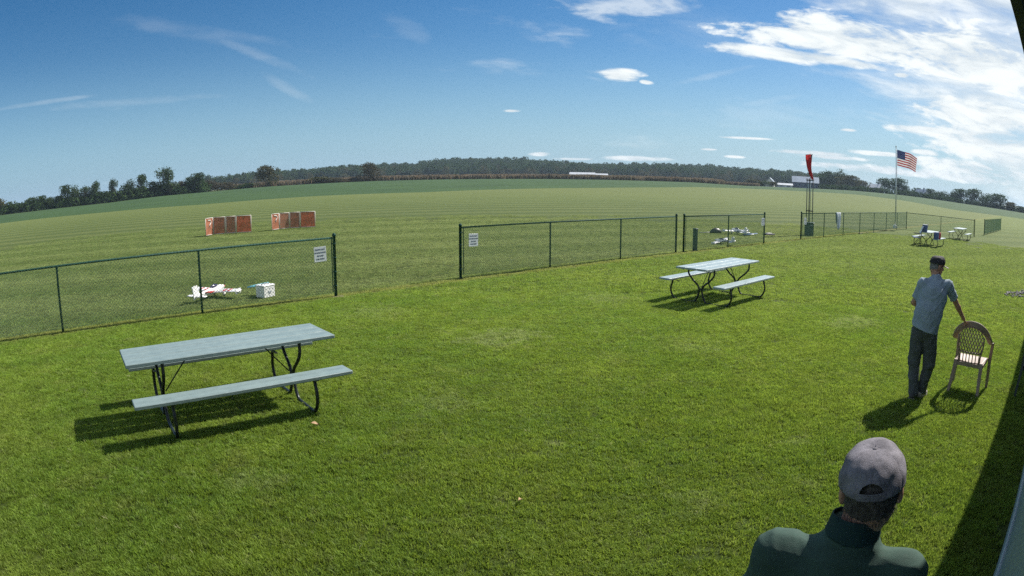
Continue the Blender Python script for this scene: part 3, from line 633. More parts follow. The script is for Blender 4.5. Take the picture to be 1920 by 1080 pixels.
# ------------------------------------------------------------------ farm buildings
def building(name, label, px, py, D, w, dpt, hw, hr, rz, wall, roofm, windows=(), door=None, cat='building', chim=False, z0=None, up=0.):
    """gabled building; ridge along local x; its base stands on the terrain"""
    a, e = azel(px, py); x, y = D*math.sin(R(a)), D*math.cos(R(a)); t = thing(name, label, cat, (x, y, float(gz(x, y)) - .2 + up), rz)
    b = MB(); b.box((0, 0, hw/2), (w, dpt, hw))
    for s in (-1, 1): b.add([(s*w/2, -dpt/2, hw), (s*w/2, dpt/2, hw), (s*w/2, 0, hw+hr*.97)], [(0, 1, 2) if s > 0 else (0, 2, 1)])
    b.build('wall', wall, t); r_ = MB(); o = .4; th = .18
    for s in (-1, 1):
        ang = math.atan2(hr, dpt/2); L = math.hypot(hr, dpt/2)+o
        r_.box((0, s*(dpt/4+o/2*math.cos(ang)), hw+hr/2-o/2*math.sin(ang)+th/2+.03), (w+2*o, L, th), rot=Matrix.Rotation(-s*ang, 3, 'X'))
    rf = r_.build('roof', roofm, t)
    if chim: c = MB(); c.box((w*.2, .3, hw+hr+.4), (.7, .7, 1.6)); c.build('chimney', M['barn_wall'], rf)
    for wx, wz, ww, wh, side in windows:
        f = MB(); f.box((wx, side*(dpt/2+.03), wz), (ww+.24, .08, wh+.24)); fo = f.build('window', M['siding_trim'], t)
        g = MB(); g.box((wx, side*(dpt/2+.085), wz), (ww, .04, wh)); g.build('pane', M['glass'], fo)
    if door: f = MB(); f.box((door[0], -dpt/2-.04, door[2]/2), (door[1], .1, door[2])); f.build('door', door[3], t)
    return t
building('barn', 'large barn with pale ribbed blue grey roof and dark blue wall beside the farm trees', 1510, 350, 420, 17.5, 11, 3.8, 3.6, R(-24), M['barn_wall'], M['roof'],
         [(-5, 2.2, 1., 1., -1), (-2, 2.2, 1., 1., -1), (5.5, 2.2, 1., 1., -1)], (2., 3.2, 3.2, M['siding_trim']), 'barn')
building('farm_shed', 'low white roofed shed with a red edge, left of the blue roofed barn', 1472, 352, 412, 9.5, 6, 1.6, 1.0, R(-22), M['roof_white'], M['roof_white'], [(2, 1., 1.6, .7, -1), (-2.5, 1., 1.2, .7, -1)], None, 'shed')
building('farm_shed', 'long white roofed shed beyond the corn, left one of the two', 1092, 331, 500, 19, 12, 3.2, 2.6, R(-8), M['roof_white'], M['roof_white'], [(-6, 1.4, 1, 1, -1), (0, 1.4, 1, 1, -1), (6, 1.4, 1, 1, -1)], None, 'shed')
building('farm_shed', 'lower white roofed shed beyond the corn, right one of the two', 1122, 332, 505, 14, 9, 3.6, 1.6, R(-2), M['roof_white'], M['roof_white'], [(-3, 1.4, 1, 1, -1), (3, 1.4, 1, 1, -1)], None, 'shed')
building('house', 'small white roofed house among the trees left of the flagpole', 1643, 362, 425, 7.5, 7, 3.0, 2.6, R(-62), M['house_wall'], M['roof_white'], [(-2, 1.7, 1, 1.1, -1), (2, 1.7, 1, 1.1, -1)], (0, 1, 2.1, M['barn_wall']), 'house', True)
building('house', 'grey roofed house half hidden by trees right of the flagpole', 1728, 370, 422, 8, 6.5, 2.8, 2.6, R(-70), M['house_wall'], M['roof'], [(-2, 1.6, 1, 1.1, -1), (2, 1.6, 1, 1.1, -1)], (0, 1, 2.1, M['barn_wall']), 'house', True)
building('house', 'small pale gabled house left of the white shed, before the hill', 1444, 347, 440, 6, 6, 3.4, 2.8, R(60), M['house_wall'], M['roof'], [(-1.5, 1.6, 1, 1.1, -1)], None, 'house')

# ------------------------------------------------------------------ chain link fences
FA = R(41.1)
def ring_post(h, r, cap):
    mb = MB(); mb.lathe([(0, -.15), (r, -.15), (r, h), (r*.9, h+.006), (0, h+.012)] if not cap else [(0, -.15), (r, -.15), (r, h-.03), (r*1.25, h-.028), (r*1.25, h-.005), (r*.95, h+.02), (r*.4, h+.035), (0, h+.038)], 12); return mb
POST_LINE = ring_post(1.255, .024, False).mesh('line_post', M['green_metal']); POST_END = ring_post(1.335, .034, True).mesh('end_post', M['green_metal'])
RAIL_Z = 1.27
def mesh_panel(w, z0=.10, z1=1.30, pitch=.070, r=.0031):
    mb = MB(); H = z1-z0; V = []; F = []
    for s in (-1, 1):
        k0 = -int(H/pitch)-2
        for k in range(k0, int((w+H)/pitch)+2):
            x0 = k*pitch*1.0                       # wire x = x0 + s*(z-z0)
            za, zb = z0, z1
            xa, xb = x0, x0+s*H
            if max(xa, xb) < 0 or min(xa, xb) > w: continue
            def clip(xa, za, xb, zb):
                if xa == xb: return None
                for lim, sg in ((0, 1), (w, -1)):
                    if sg*(xa-lim) < 0 and sg*(xb-lim) < 0: return None
                    if sg*(xa-lim) < 0: t = (lim-xa)/(xb-xa); xa, za = lim, za+(zb-za)*t
                    elif sg*(xb-lim) < 0: t = (lim-xa)/(xb-xa); xb, zb = lim, za+(zb-za)*t
                return xa, za, xb, zb
            c = clip(xa, za, xb, zb)
            if not c or abs(c[2]-c[0]) < .02: continue
            y = s*r*.9; dx, dz = c[2]-c[0], c[3]-c[1]; L = math.hypot(dx, dz); nx, nz = -dz/L*r, dx/L*r
            o = len(V)
            for (x, z) in ((c[0], c[1]), (c[2], c[3])): V += [(x+nx, y, z+nz), (x-nx*.5, y+r*.87, z-nz*.5), (x-nx*.5, y-r*.87, z-nz*.5)]
            F += [(o, o+1, o+4, o+3), (o+1, o+2, o+5, o+4), (o+2, o, o+3, o+5)]
    mb.add(V, F); return mb
PANEL_CACHE = {}
def chain_fence(label, P0, ang, spacing, n, ends=(True, True), corner=None, sign=None, dense=False):
    t = thing('chain_link_fence', label, 'fence', (P0[0], P0[1], 0), ang, 'green chain link fences along the field')
    def run(ox, oy, a, spacing, n, ends):
        m4 = Matrix.Translation((ox, oy, 0)) @ Matrix.Rotation(a, 4, 'Z')
        for i in range(n+1):
            e = (i == 0 and ends[0]) or (i == n and ends[1])
            if i == 0 and ends[0] is None: continue
            p = link('post', POST_END if e else POST_LINE, t); p.matrix_local = m4 @ Matrix.Translation((i*spacing, 0, 0))
        L = n*spacing; mb = MB(); mb.tube([(0, 0, RAIL_Z), (L, 0, RAIL_Z)], .0215, 10)
        r_ = mb.build('top_rail', M['green_metal'], t); r_.matrix_local = m4
        mb = MB(); mb.tube([(0, -.02, .12), (L, -.02, .12)], .0022, 5); r_ = mb.build('tension_wire', M['wire'], t); r_.matrix_local = m4
        mb = MB()
        for i in range(n+1):
            if (i == 0 and ends[0]) or (i == n and ends[1]):
                for z in (.25, .55, .85, 1.15): mb.lathe([(.036, z-.012), (.041, z-.012), (.041, z+.012), (.036, z+.012)], 12, c=(i*spacing, 0, 0))
                sx = 1 if i == 0 else -1; mb.box((i*spacing+sx*.075, -.027, .70), (.02, .006, 1.16)); mb.box((i*spacing+sx*.055, -.027, 1.15), (.05, .006, .02)); mb.box((i*spacing+sx*.055, -.027, .25), (.05, .006, .02))
            else:
                mb.lathe([(.026, 1.235), (.030, 1.235), (.030, 1.26), (.026, 1.26)], 12, c=(i*spacing, 0, 0))
        r_ = mb.build('fittings', M['green_metal'], t); r_.matrix_local = m4; r_['kind'] = 'stuff'
        for i in range(n):
            k = round(spacing, 2)
            if k not in PANEL_CACHE: PANEL_CACHE[k] = mesh_panel(k).mesh('chain_link', M['wire'])
            q = link('chain_link_mesh', PANEL_CACHE[k], t); q['kind'] = 'stuff'; q.matrix_local = m4 @ Matrix.Translation((i*spacing, -.028, 0))
    run(0, 0, 0, spacing, n, ends)
    if corner: run(n*spacing, 0, corner[0], corner[1], corner[2], (None, True))
    return t
A0 = Vector((-8.321, 9.246, 0)); aA = R(41.5); dA = Vector((math.cos(aA), math.sin(aA), 0))
chain_fence('green chain link fence in the left foreground, behind the nearest picnic table', A0 - dA*3.05*2, aA, 3.05, 4, (True, True))
B0 = Vector((-1.256, 15.787, 0)); aB = R(41.1); chain_fence('three panel chain link fence in the middle of the lawn', B0, aB, 3.05, 3)
C0 = Vector((5.989, 22.052, 0)); aC = R(39.42); chain_fence('short two panel chain link fence in front of the model aircraft', C0, aC, 3.05, 2)
D0 = Vector((13.806, 28.563, 0)); aD = R(39.47); chain_fence('long chain link fence past the windsock that turns a corner behind the far picnic tables', D0, aD, 3.05, 7, (True, True), (R(-41.14-39.47), 3.05, 2))
F0 = Vector((39.31, 41.49, 0)); chain_fence('farthest chain link fence, seen almost end on at the right edge', F0, R(39.6), 3.05, 6)
# bare dirt where the end post of the left fence stands
def patch(name, c, rx, ry, rz, m, label=None, h=.012, kind='structure'):
    mb = MB(); n = 28; V = [(c[0], c[1], h)]
    for k in range(n):
        a = 2*math.pi*k/n; q = 1+.18*math.sin(3*a+c[0])+.1*math.sin(7*a+c[1])
        x, y = rx*q*math.cos(a), ry*q*math.sin(a); V.append((c[0]+x*math.cos(rz)-y*math.sin(rz), c[1]+x*math.sin(rz)+y*math.cos(rz), .002))
    mb.add(V, [(0, k+1, (k+1) % n+1) for k in range(n)], 0, True); o = mb.build(name, m); tag(o, label, None, kind=kind); return o
A3 = A0+dA*6.1
patch('dirt_patch', (A3.x+.02, A3.y), .32, .12, aA, M['dirt'], 'bare dirt at the foot of the left fence end post', .03)

# white notice signs
def text_mesh(s, size, bold=.0):
    cu = bpy.data.curves.new('txt', 'FONT'); cu.body = s; cu.size = size; cu.align_x = 'CENTER'; cu.align_y = 'CENTER'; cu.extrude = .0006; cu.offset = bold
    o = bpy.data.objects.new('txt', cu); C.objects.link(o); bpy.context.view_layer.update()
    me = bpy.data.meshes.new_from_object(o.evaluated_get(bpy.context.evaluated_depsgraph_get())); bpy.data.objects.remove(o); bpy.data.curves.remove(cu); return me
SIGN_W, SIGN_H = .285, .315
sb = MB(); sb.rbox((0, 0, 0), (SIGN_W, .004, SIGN_H), .0015); SIGN_PLATE = sb.mesh('sign_plate', M['sign_white'])
TXT = []
for i, (s, sz) in enumerate([('PILOTS ONLY', .038), ('NO SPECTATORS', .034), ('BEYOND', .038), ('THIS POINT', .038)]):
    me = text_mesh(s, sz, .0011); me.materials.clear(); me.materials.append(M['sign_ink']); TXT.append((me, .098-.066*i))
bm_ = MB()
for x in (-.125, .125):
    for z in (-.14, .14): bm_.lathe([(0, 0), (.006, 0), (.005, .003), (0, .004)], 8, c=(x, -.0022, z), rot=Matrix.Rotation(R(90), 3, 'X'))
BOLTS = bm_.mesh('bolts', M['steel'])
def sign(P, ang, z, label, tilt=0.):
    t = thing('notice_sign', label, 'sign', (P.x, P.y, z), ang, 'white notice signs on the fences')
    t.rotation_euler = (0, tilt, ang)
    link('plate', SIGN_PLATE, t); link('bolts', BOLTS, t)['kind'] = 'stuff'
    for me, zz in TXT:
        o = link('lettering', me, t, (0, -.003, zz)); o.rotation_euler = (R(90), 0, 0)
def fpos(P0, a, s, off=-.045): return P0 + Vector((math.cos(a), math.sin(a), 0))*s + Vector((-math.sin(a), math.cos(a), 0))*off
sign(fpos(A0, aA, 6.1-.36), aA, .955, 'white notice sign on the left fence beside its tall end post', R(-2))
sign(fpos(B0, aB, .37), aB, .945, 'white notice sign at the left end of the middle three panel fence', R(1))
sign(fpos(C0, aC, 6.1-.22), aC, .96, 'white notice sign at the right end of the short two panel fence')
sign(fpos(D0, aD, .40), aD, .90, 'white notice sign on the long fence, right in front of the green bin')

# ------------------------------------------------------------------ picnic tables
def plank_mesh(L, w, th, key):
    mb = MB(); mb.rbox((0, 0, 0), (L, w, th), .006); return mb.mesh('plank_'+key, M[key])
PL = {(k, w): plank_mesh(2.44, w, .04, k) for k in ('plank', 'plank_glare') for w in (.236, .262)}
def frame_side(s):
    mb = MB()
    pts = [(0, s*.31, .715), (0, s*.315, .66), (0, s*.30, .58), (0, s*.20, .47), (0, s*.085, .38), (0, s*.035, .30), (0, s*.04, .22), (0, s*.075, .12), (0, s*.13, .035), (0, s*.20, .018), (0, s*.42, .016), (0, s*.60, .018),
           (0, s*.685, .07), (0, s*.735, .17), (0, s*.74, .26), (0, s*.715, .34), (0, s*.70, .405)]
    mb.tube(spline(pts, 3), .020, 8); mb.box((0, s*.66, .412), (.035, .25, .010)); return mb.mesh('frame_leg', M['frame'])
FS = {s: frame_side(s) for s in (-1, 1)}
mb = MB(); mb.box((0, 0, .719), (.035, .66, .012)); CROSS = mb.mesh('cross_bar', M['frame']); mb = MB(); mb.box((0, 0, .30), (.02, .09, .03)); CLAMP = mb.mesh('clamp', M['frame'])
def brace(s): mb = MB(); mb.tube([(s*.76, 0, .33), (s*.42, 0, .715)], .008, 6); return mb.mesh('brace', M['frame'])
BR = {s: brace(s) for s in (-1, 1)}
def picnic_table(label, loc, rz, key='plank'):
    t = thing('picnic_table', label, 'picnic table', loc, rz, 'picnic tables on the lawn')
    for i in range(3):
        o = link('table_plank', PL[(key, .236)], t, (rnd.uniform(-.004, .004), (i-1)*.2485, .745)); o.rotation_euler = (rnd.uniform(-.006, .006), 0, 0)
    for s in (-1, 1):
        o = link('bench', PL[(key, .262)], t, (.09 if s > 0 else 0, s*(.70 if s > 0 else .66), .462 if s > 0 else .437)); o.rotation_euler = (rnd.uniform(-.01, .01), 0, 0)
        for sx in (-1, 1): o = link('frame_leg', FS[s], t, (sx*.80, 0, 0))
    for sx in (-1, 1): link('cross_bar', CROSS, t, (sx*.80, 0, 0)); link('clamp', CLAMP, t, (sx*.80, 0, 0)); link('brace', BR[sx], t)
    return t
picnic_table('nearest pale green picnic table, in the left foreground', (-3.13, 6.30, 0), R(39.7), 'plank')
picnic_table('pale picnic table standing alone in the middle of the lawn', (4.42, 13.16, 0), R(42.5), 'plank_glare')
picnic_table('picnic table with bags and a folding chair on it, near the right fence corner', (22.03, 28.2, 0), R(38), 'plank_glare')
picnic_table('empty farthest picnic table in the fence corner', (29.85, 34.3, 0), R(39.5), 'plank_glare')

# ------------------------------------------------------------------ things on the field
def solid_tubes(mb, segs, r, n=6):
    for a, b in segs: mb.tube([a, b], r, n)
def barrier(label, P, h, white_mark=True):
    """folding safety barrier: four framed mesh panels hinged end to end"""
    o = P[0]; t = thing('safety_barrier', label, 'barrier', (o[0], o[1], 0), 0, 'orange safety barriers on the runway')
    L = [Vector((p[0]-o[0], p[1]-o[1], 0)) for p in P]
    for i in range(4):
        a, b = L[i], L[i+1]; d = (b-a).normalized(); w = (b-a).length; ang = math.atan2(d.y, d.x)
        fr = MB(); r = .017; g = .03
        solid_tubes(fr, [((g, 0, .03), (g, 0, h)), ((w-g, 0, .03), (w-g, 0, h)), ((g-r, 0, h), (w-g+r, 0, h)), ((g, 0, .06), (w-g, 0, .06))], r, 8)
        f = fr.build('panel_frame', M['pvc'], t, a); f.rotation_euler = (0, 0, ang)
        nb = MB(); thin = i in (1, 2); sx = .05 if not thin else .06; bw = .040 if not thin else .048
        k = int((w-2*g)/sx)
        for q in range(k+1): nb.box((g+q*(w-2*g)/k, .004, h/2+.03), (bw, .003, h-.07))
        k = int((h-.07)/sx)
        for q in range(k+1): nb.box((w/2, -.004, .065+q*(h-.07)/k), (w-2*g, .003, bw))
        n_ = nb.build('net', M['orange'] if not thin else M['orange_thin'], f); n_['kind'] = 'stuff'
        if i == 0 and white_mark:
            m_ = MB(); m_.tube(spline([(w*.30, -.012, h*.88), (w*.62, -.012, h*.86), (w*.70, -.012, h*.74), (w*.52, -.012, h*.60), (w*.55, -.012, h*.52)], 4), .03, 6); m_.build('white_mark', M['pvc'], f)
    return t
barrier('left orange mesh barrier with white tube frame on the mown runway', [(-15.72, 30.28), (-15.69, 31.17), (-15.05, 31.46), (-14.55, 31.76), (-13.68, 31.95)], .93)
barrier('right orange mesh barrier with white tube frame, farther out on the runway', [(-12.86, 32.88), (-12.67, 33.60), (-12.22, 34.08), (-11.68, 34.36), (-10.83, 34.60)], .90)

def aircraft(label, loc, heading, span, L, cols, low=True, tailfin=True, pitch=6., roll=0., name='model_aircraft', props=True, canopy=True):
    """model aeroplane; local +y is the nose, heading is a compass angle"""
    mw, mt, mc = cols; t = thing(name, label, 'model aircraft', loc, -R(heading)); t.rotation_euler = (R(pitch), R(roll), -R(heading))
    z0 = .16*L if low else .2*L; b = MB(); S = [(-.62, .012, .02, .03), (-.45, .03, .035, .03), (-.15, .045, .07, .01), (.05, .052, .085, 0), (.22, .05, .065, -.005), (.34, .036, .04, -.01), (.37, .02, .02, -.01)]
    rings = []
    for y, rx, rz_, dz in S: rings.append([(math.cos(a)*rx*L, y*L, z0+dz*L+math.sin(a)*rz_*L) for a in np.linspace(0, 2*math.pi, 12, endpoint=False)][::-1])
    b.loft(rings); fu = b.build('fuselage', mw, t)
    s_ = MB()
    for k in (0, 1): s_.tube([(.047*L, -.32*L+k*.07*L, z0+.05*L-k*.01*L), (.055*L, -.12*L+k*.07*L, z0-.01*L)], .011*L, 5)
    for k in (0, 1): s_.tube([(-.047*L, -.32*L+k*.07*L, z0+.05*L-k*.01*L), (-.055*L, -.12*L+k*.07*L, z0-.01*L)], .011*L, 5)
    s_.build('stripe', mt, fu)
    def wing(y, z, sp, c0, c1, th, nm, mm, dih=.02):
        for sd_ in (-1, 1):
            w = MB(); rr = []
            for q, c, zz in ((0, c0, 0), (.92, c1, dih*sp), (1., c1*.8, dih*sp)):
                x = sd_*q*sp/2; pf = [(.5, 0), (.38, .5), (.1, .62), (-.25, .35), (-.5, .04), (-.5, -.04), (-.2, -.25), (.25, -.35), (.45, -.25)]
                k = 1 if q < 1 else .3; ring = [(x, y+(u-.05*q)*c, z+zz+v*th*k) for u, v in pf]
                rr.append(ring if sd_ < 0 else ring[::-1])
            w.loft(rr, smooth=True); o = w.build(nm, mm, t)
            if nm == 'wing':
                g = MB(); g.box((sd_*sp*.47, y-.02*sp, z+dih*sp*.95), (.012*L, c1*.95, .09*L)); g.build('wing_tip_plate', mw, o)
                g = MB()
                for xx in (.20, .30): g.box((sd_*sp*xx, y-.02, z+th*.62+dih*sp*xx*2), (sp*.035, c0*.55, .004)); 
                g.build('stripe', mt, o)
    wing(.10*L, z0-.035*L if low else z0+.075*L, span, .30*L, .19*L, .035*L, 'wing', mw)
    wing(-.55*L, z0+.035*L, span*.40, .17*L, .10*L, .014*L, 'tailplane', mw, 0)
    if tailfin:
        f = MB(); th = .010*L; P = [(-.66, -.02), (-.46, .03), (-.52, .22), (-.60, .25), (-.67, .22)]
        f.loft([[(-th, y*L, z0+z*L) for y, z in P][::-1], [(th, y*L, z0+z*L) for y, z in P][::-1]], smooth=False); f.build('tail_fin', mw, t)
    if canopy:
        c = MB(); rr = []
        for y, r1, r2 in ((-.12, .008, .01), (-.06, .034, .045), (.04, .04, .06), (.12, .03, .03), (.16, .006, .006)):
            rr.append([(math.cos(a)*r1*L, y*L, z0+.065*L+math.sin(a)*r2*L) for a in np.linspace(0, 2*math.pi, 10, endpoint=False)][::-1])
        c.loft(rr); c.build('canopy', M['canopy'], t)
    for sd_ in (-1, 1):
        g = MB(); g.tube([(sd_*.03*L, .16*L, z0-.06*L), (sd_*.13*L, .18*L, .045*L)], .007*L, 6); g.build('landing_leg', mw, t)
        wp = MB(); rr = []
        for y, r1 in ((-.07, .004), (-.04, .018), (.0, .026), (.035, .02), (.055, .006)): rr.append([(sd_*.135*L+math.cos(a)*r1*L*.7, (.18+y)*L, .05*L+math.sin(a)*r1*L) for a in np.linspace(0, 2*math.pi, 10, endpoint=False)][::-1])
        wp.loft(rr); wo_ = wp.build('wheel_fairing', mw, t)
        wl = MB(); wl.lathe([(0, -.008*L), (.028*L, -.008*L), (.028*L, .008*L), (0, .008*L)], 14, c=(sd_*.135*L, .18*L, .028*L), rot=Matrix.Rotation(R(90), 3, 'Y')); wl.build('wheel', M['rubber'], wo_)
    sp_ = MB(); sp_.lathe([(.024*L, 0), (.02*L, .02*L), (.008*L, .04*L), (0, .045*L)], 12, c=(0, .37*L, z0-.01*L), rot=Matrix.Rotation(R(-90), 3, 'X')); so = sp_.build('spinner', mt, t)
    if props: p_ = MB(); p_.box((0, .385*L, z0-.01*L), (.012*L, .006*L, .30*L), rot=Matrix.Rotation(R(20), 3, 'Y')); p_.build('propeller', M['black_trim'], so)
    return t
aircraft('white model aeroplane with red stripes standing behind the left fence', (-6.66, 13.10, 0), 12, 1.42, 1.12, (M['white_foam'], M['red_trim'], M['black_trim']))
aircraft('white model glider with dark belly lying behind the short fence, nearer one', (8.55, 25.35, 0), -38, 1.15, .95, (M['white_foam'], M['canopy'], M['black_trim']), True, True, 2, -8, props=False)
aircraft('white and slate blue model aeroplane with red wing tip, farther behind the short fence', (11.1, 30.6, 0), -15, 1.6, 1.25, (M['white_foam'], M['blue_trim'], M['red_trim']), True, True, 6)
# loose second wing in slate blue on the grass beside it
w_ = MB(); rr = []
for x, c in ((0, .30), (.55, .26), (.95, .16)): rr.append([(x, u*c, .05+v*.03+.06*x) for u, v in ((.5, 0), (.3, .5), (-.1, .5), (-.5, .05), (-.5, -.05), (.2, -.3))][::-1])
w_.loft(rr); o = w_.build('loose_wing', M['blue_trim'], None, (11.25, 30.05, 0)); o.rotation_euler = (R(8), 0, R(20)); tag(o, 'slate blue loose wing lying beside the farther model aeroplane', 'aircraft wing')
g_ = MB(); rr = []
for k, (z, r1) in enumerate(((0, .24), (.08, .27), (.17, .22), (.25, .12), (.28, .02))): rr.append([(math.cos(a)*r1*(1.2+.1*math.sin(3*a+k)), math.sin(a)*r1*.7, z) for a in np.linspace(0, 2*math.pi, 14, endpoint=False)])
g_.loft(rr); o = g_.build('rucksack', M['black_trim'], None, (10.1, 31.0, 0)); tag(o, 'dark soft rucksack slumped on the grass left of the farther aeroplane', 'bag')
st = MB(); st.loft([[(math.cos(a)*.02, math.sin(a)*.02, 0) for a in np.linspace(0, 6.283, 8, endpoint=False)], [(math.cos(a)*.014, math.sin(a)*.014, .75) for a in np.linspace(0, 6.283, 8, endpoint=False)]])
o = st.build('pale_stick', M['pvc'], None, (9.2, 30.95, .03)); o.rotation_euler = (0, R(88), R(4)); tag(o, 'thin pale stick lying on the grass behind the green post', 'stick')
tr = MB(); tr.rbox((0, 0, .06), (.62, .30, .05), .01, mi=0); tr.rbox((0, 0, .10), (.30, .2, .05), .01, mi=1); tr.tube([(-.25, 0, .0), (-.25, 0, .05)], .02); tr.tube([(.25, 0, 0), (.25, 0, .05)], .02)
o = tr.build('transmitter_tray', [M['black_trim'], M['pvc']], None, (12.95, 30.7, 0)); o.rotation_euler = (0, 0, R(15)); tag(o, 'low dark tray on the grass just right of the short fence end post', 'tray')

# white field box and teal foam wing behind the left fence
t = thing('field_box', 'white printed field box standing on the grass beside the striped model aeroplane', 'box', (-5.40, 13.24, 0), R(90-27))
b = MB(); b.rbox((0, 0, .135), (.34, .29, .25), .012); b.build('body', M['white_foam'], t)
b = MB(); b.rbox((0, 0, .272), (.355, .305, .028), .008); b.build('lid', M['white_foam'], t)
b = MB(); b.tube(spline([(-.10, 0, .285), (-.09, 0, .305), (.09, 0, .305), (.10, 0, .285)], 3), .008, 6); b.build('handle', M['black_trim'], t)
b = MB()
for (x, z, r) in ((-.11, .20, .016), (0, .21, .018), (.10, .20, .016), (-.03, .13, .030), (.03, .13, .030), (0, .10, .026), (-.12, .10, .014), (.12, .10, .014), (0, .05, .014), (-.08, .05, .012), (.10, .045, .012)):
    b.lathe([(0, 0), (r, 0), (r*.9, .0015), (0, .0015)], 10, c=(x, -.1452, z), rot=Matrix.Rotation(R(90), 3, 'X'))
o = b.build('printed_motif', M['red_trim'], t); o.data.materials[0] = M['bag_grey']; o['kind'] = 'stuff'
w_ = MB(); rr = []
for x, c in ((-.25, .10), (-.1, .18), (.15, .2), (.26, .14)): rr.append([(x, u*c, v*.03) for u, v in ((.5, 0), (.3, .5), (-.1, .5), (-.5, .05), (-.5, -.05), (.2, -.3))][::-1])
w_.loft(rr); o = w_.build('foam_wing', M['teal'], None, (-5.66, 13.42, .235)); o.rotation_euler = (R(6), R(-9), R(12)); tag(o, 'pale teal foam wing leaning on the back of the white field box', 'aircraft wing')

# green marker post before the short fence
t = thing('marker_post', 'stubby dark green square post standing just left inside the short fence', 'post', (6.57, 22.58, 0), aC)
b = MB(); b.rbox((0, 0, .38), (.15, .13, .80), .01); b.build('body', M['bin'], t); b = MB(); b.rbox((0, 0, .80), (.175, .155, .05), .012); b.build('post_cap', M['bin'], t)

# windsock with tilting mast and green bin
t = thing('windsock_mast', 'tall steel mast with a limp red windsock behind the long fence', 'windsock', (15.85, 31.75, 0), R(-26.5))
for x in (-.17, -.04, .17): b = MB(); b.tube([(x, 0, -.2), (x, 0, 3.05)], .024, 8); b.build('support_pole', M['frame'], t)
b = MB(); b.tube([(.02, .0, .6), (.02, 0, 4.40)], .021, 8); b.build('mast', M['steel'], t)
for z_ in (2.95, 1.3): b = MB(); b.box((0, 0, z_), (.42, .05, .055)); b.build('cross_bar', M['frame'], t)
b = MB(); HP = 4.33
ring = [(.02+math.cos(a)*.20-.10, math.sin(a)*.20, HP+math.cos(a)*.03) for a in np.linspace(0, 2*math.pi, 20)]
b.tube(ring, .009, 6); b.build('hoop', M['steel'], t)
def sock(u, v):
    a = 2*math.pi*u; r = .20*(1-v)+.055*v; r *= 1+.16*math.sin(3*a+5*v)*min(1, v*4)+.08*math.sin(7*a+11*v)*v
    cx = -.08 + .04*v - .07*math.sin(v*3.4) + .16*v*v; cz = HP-1.32*v
    return (cx+.02+math.cos(a)*r, math.sin(a)*r*.8, cz+math.cos(a)*.03*(1-v)+.02*math.sin(9*v+a))
b = MB(); b.grid(sock, 28, 26, mif=lambda u, v: 1 if (v < .16 and (u < .14 or u > .86)) else 0); b.build('windsock_cloth', [M['sock'], M['sock_dark']], t)  # one side of the mouth coloured dark for the shaded inside
t = thing('utility_bin', 'dark green square bin at the foot of the windsock mast', 'bin', (15.66, 31.35, 0), R(-26.5))
b = MB(); b.rbox((0, 0, .33), (.52, .46, .66), .02); b.build('body', M['bin'], t); b = MB(); b.rbox((0, 0, .685), (.56, .50, .06), .02); b.build('lid', M['bin'], t)
b = MB(); b.rbox((.13, -.236, .56), (.12, .008, .035), .002); b.build('handle', M['pvc'], t)

# towel over the rail of the long fence
t0 = fpos(D0, aD, 5.15, 0); t = thing('towel', 'pale striped towel hanging over the rail of the long fence', 'towel', (t0.x, t0.y, 0), aD)
def tw(front):
    def fn(u, v):
        x = (u-.5)*.80*(1-.45*v) + .05*v; s = -1 if front else 1
        if v < .08: a = v/.08*math.pi/2; return (x, s*(.028*math.sin(a)), RAIL_Z+.028*math.cos(a)+.0)
        q = (v-.08)/.92; ln = .78 if front else .55
        return (x+.02*math.sin(q*5), s*(.03+.02*math.sin(u*19+q*2)*min(1, q*3)), RAIL_Z-q*ln*(1+.18*math.sin(u*3.1)))
    return fn
b = MB(); b.grid(tw(True), 26, 18, mif=lambda u, v: 1 if u < .2 or .55 < u < .62 else 0); o = b.build('towel_front', [M['towel'], M['towel_blue']], t)
b = MB(); b.grid(tw(False), 26, 14); b.build('towel_back', M['towel'], t)
for ch in t.children: md = ch.modifiers.new('thick', 'SOLIDIFY'); md.thickness = .008

# flag
t = thing('flagpole', 'tall pale flagpole behind the long fence flying a large flag', 'flagpole', (29.34, 42.49, 0), 0)
b = MB(); b.tube([(0, 0, -.2), (0, 0, 3.2), (0, 0, 6.28)], [.055, .045, .030], 12); b.build('pole', M['pole'], t)
b = MB(); b.lathe([(0, 6.26), (.045, 6.28), (.06, 6.33), (.045, 6.38), (0, 6.40)], 12); b.build('finial', M['pole'], t)
b = MB(); b.tube([(.06, -.03, 1.2), (.065, -.03, 3.5), (.05, -.03, 6.25)], .006, 5); b.build('halyard', M['pvc'], t)
b = MB(); b.rbox((0, 0, .12), (.3, .3, .24), .03); b.build('base', M['white_foam'], t)
fl = thing('flag', 'American flag streaming right and drooping from the top of the flagpole', 'flag', (29.36, 42.47, 0), R(-32))
FH, FL = 1.22, 1.95
def fpt(u, v):   # u along the fly, v down the hoist
    x = FL*u*.90; z = 6.08 - FH*v - .36*u**1.4 - .25*u*u*(1-v)*.6; y = .14*math.sin(u*8.5+v*1.2)*u**.5 + .05*math.sin(u*17+v*3)*u
    return (.06+x-.16*u*v*u, y, z-.05*math.sin(u*7)*u)
b = MB(); b.grid(fpt, 40, 26, mif=lambda u, v: 2 if (u < .40 and v < 7/13) else (0 if int(v*13) % 2 == 0 else 1)); b.build('flag_cloth', [M['flag_red'], M['flag_white'], M['flag_blue']], fl)
b = MB()
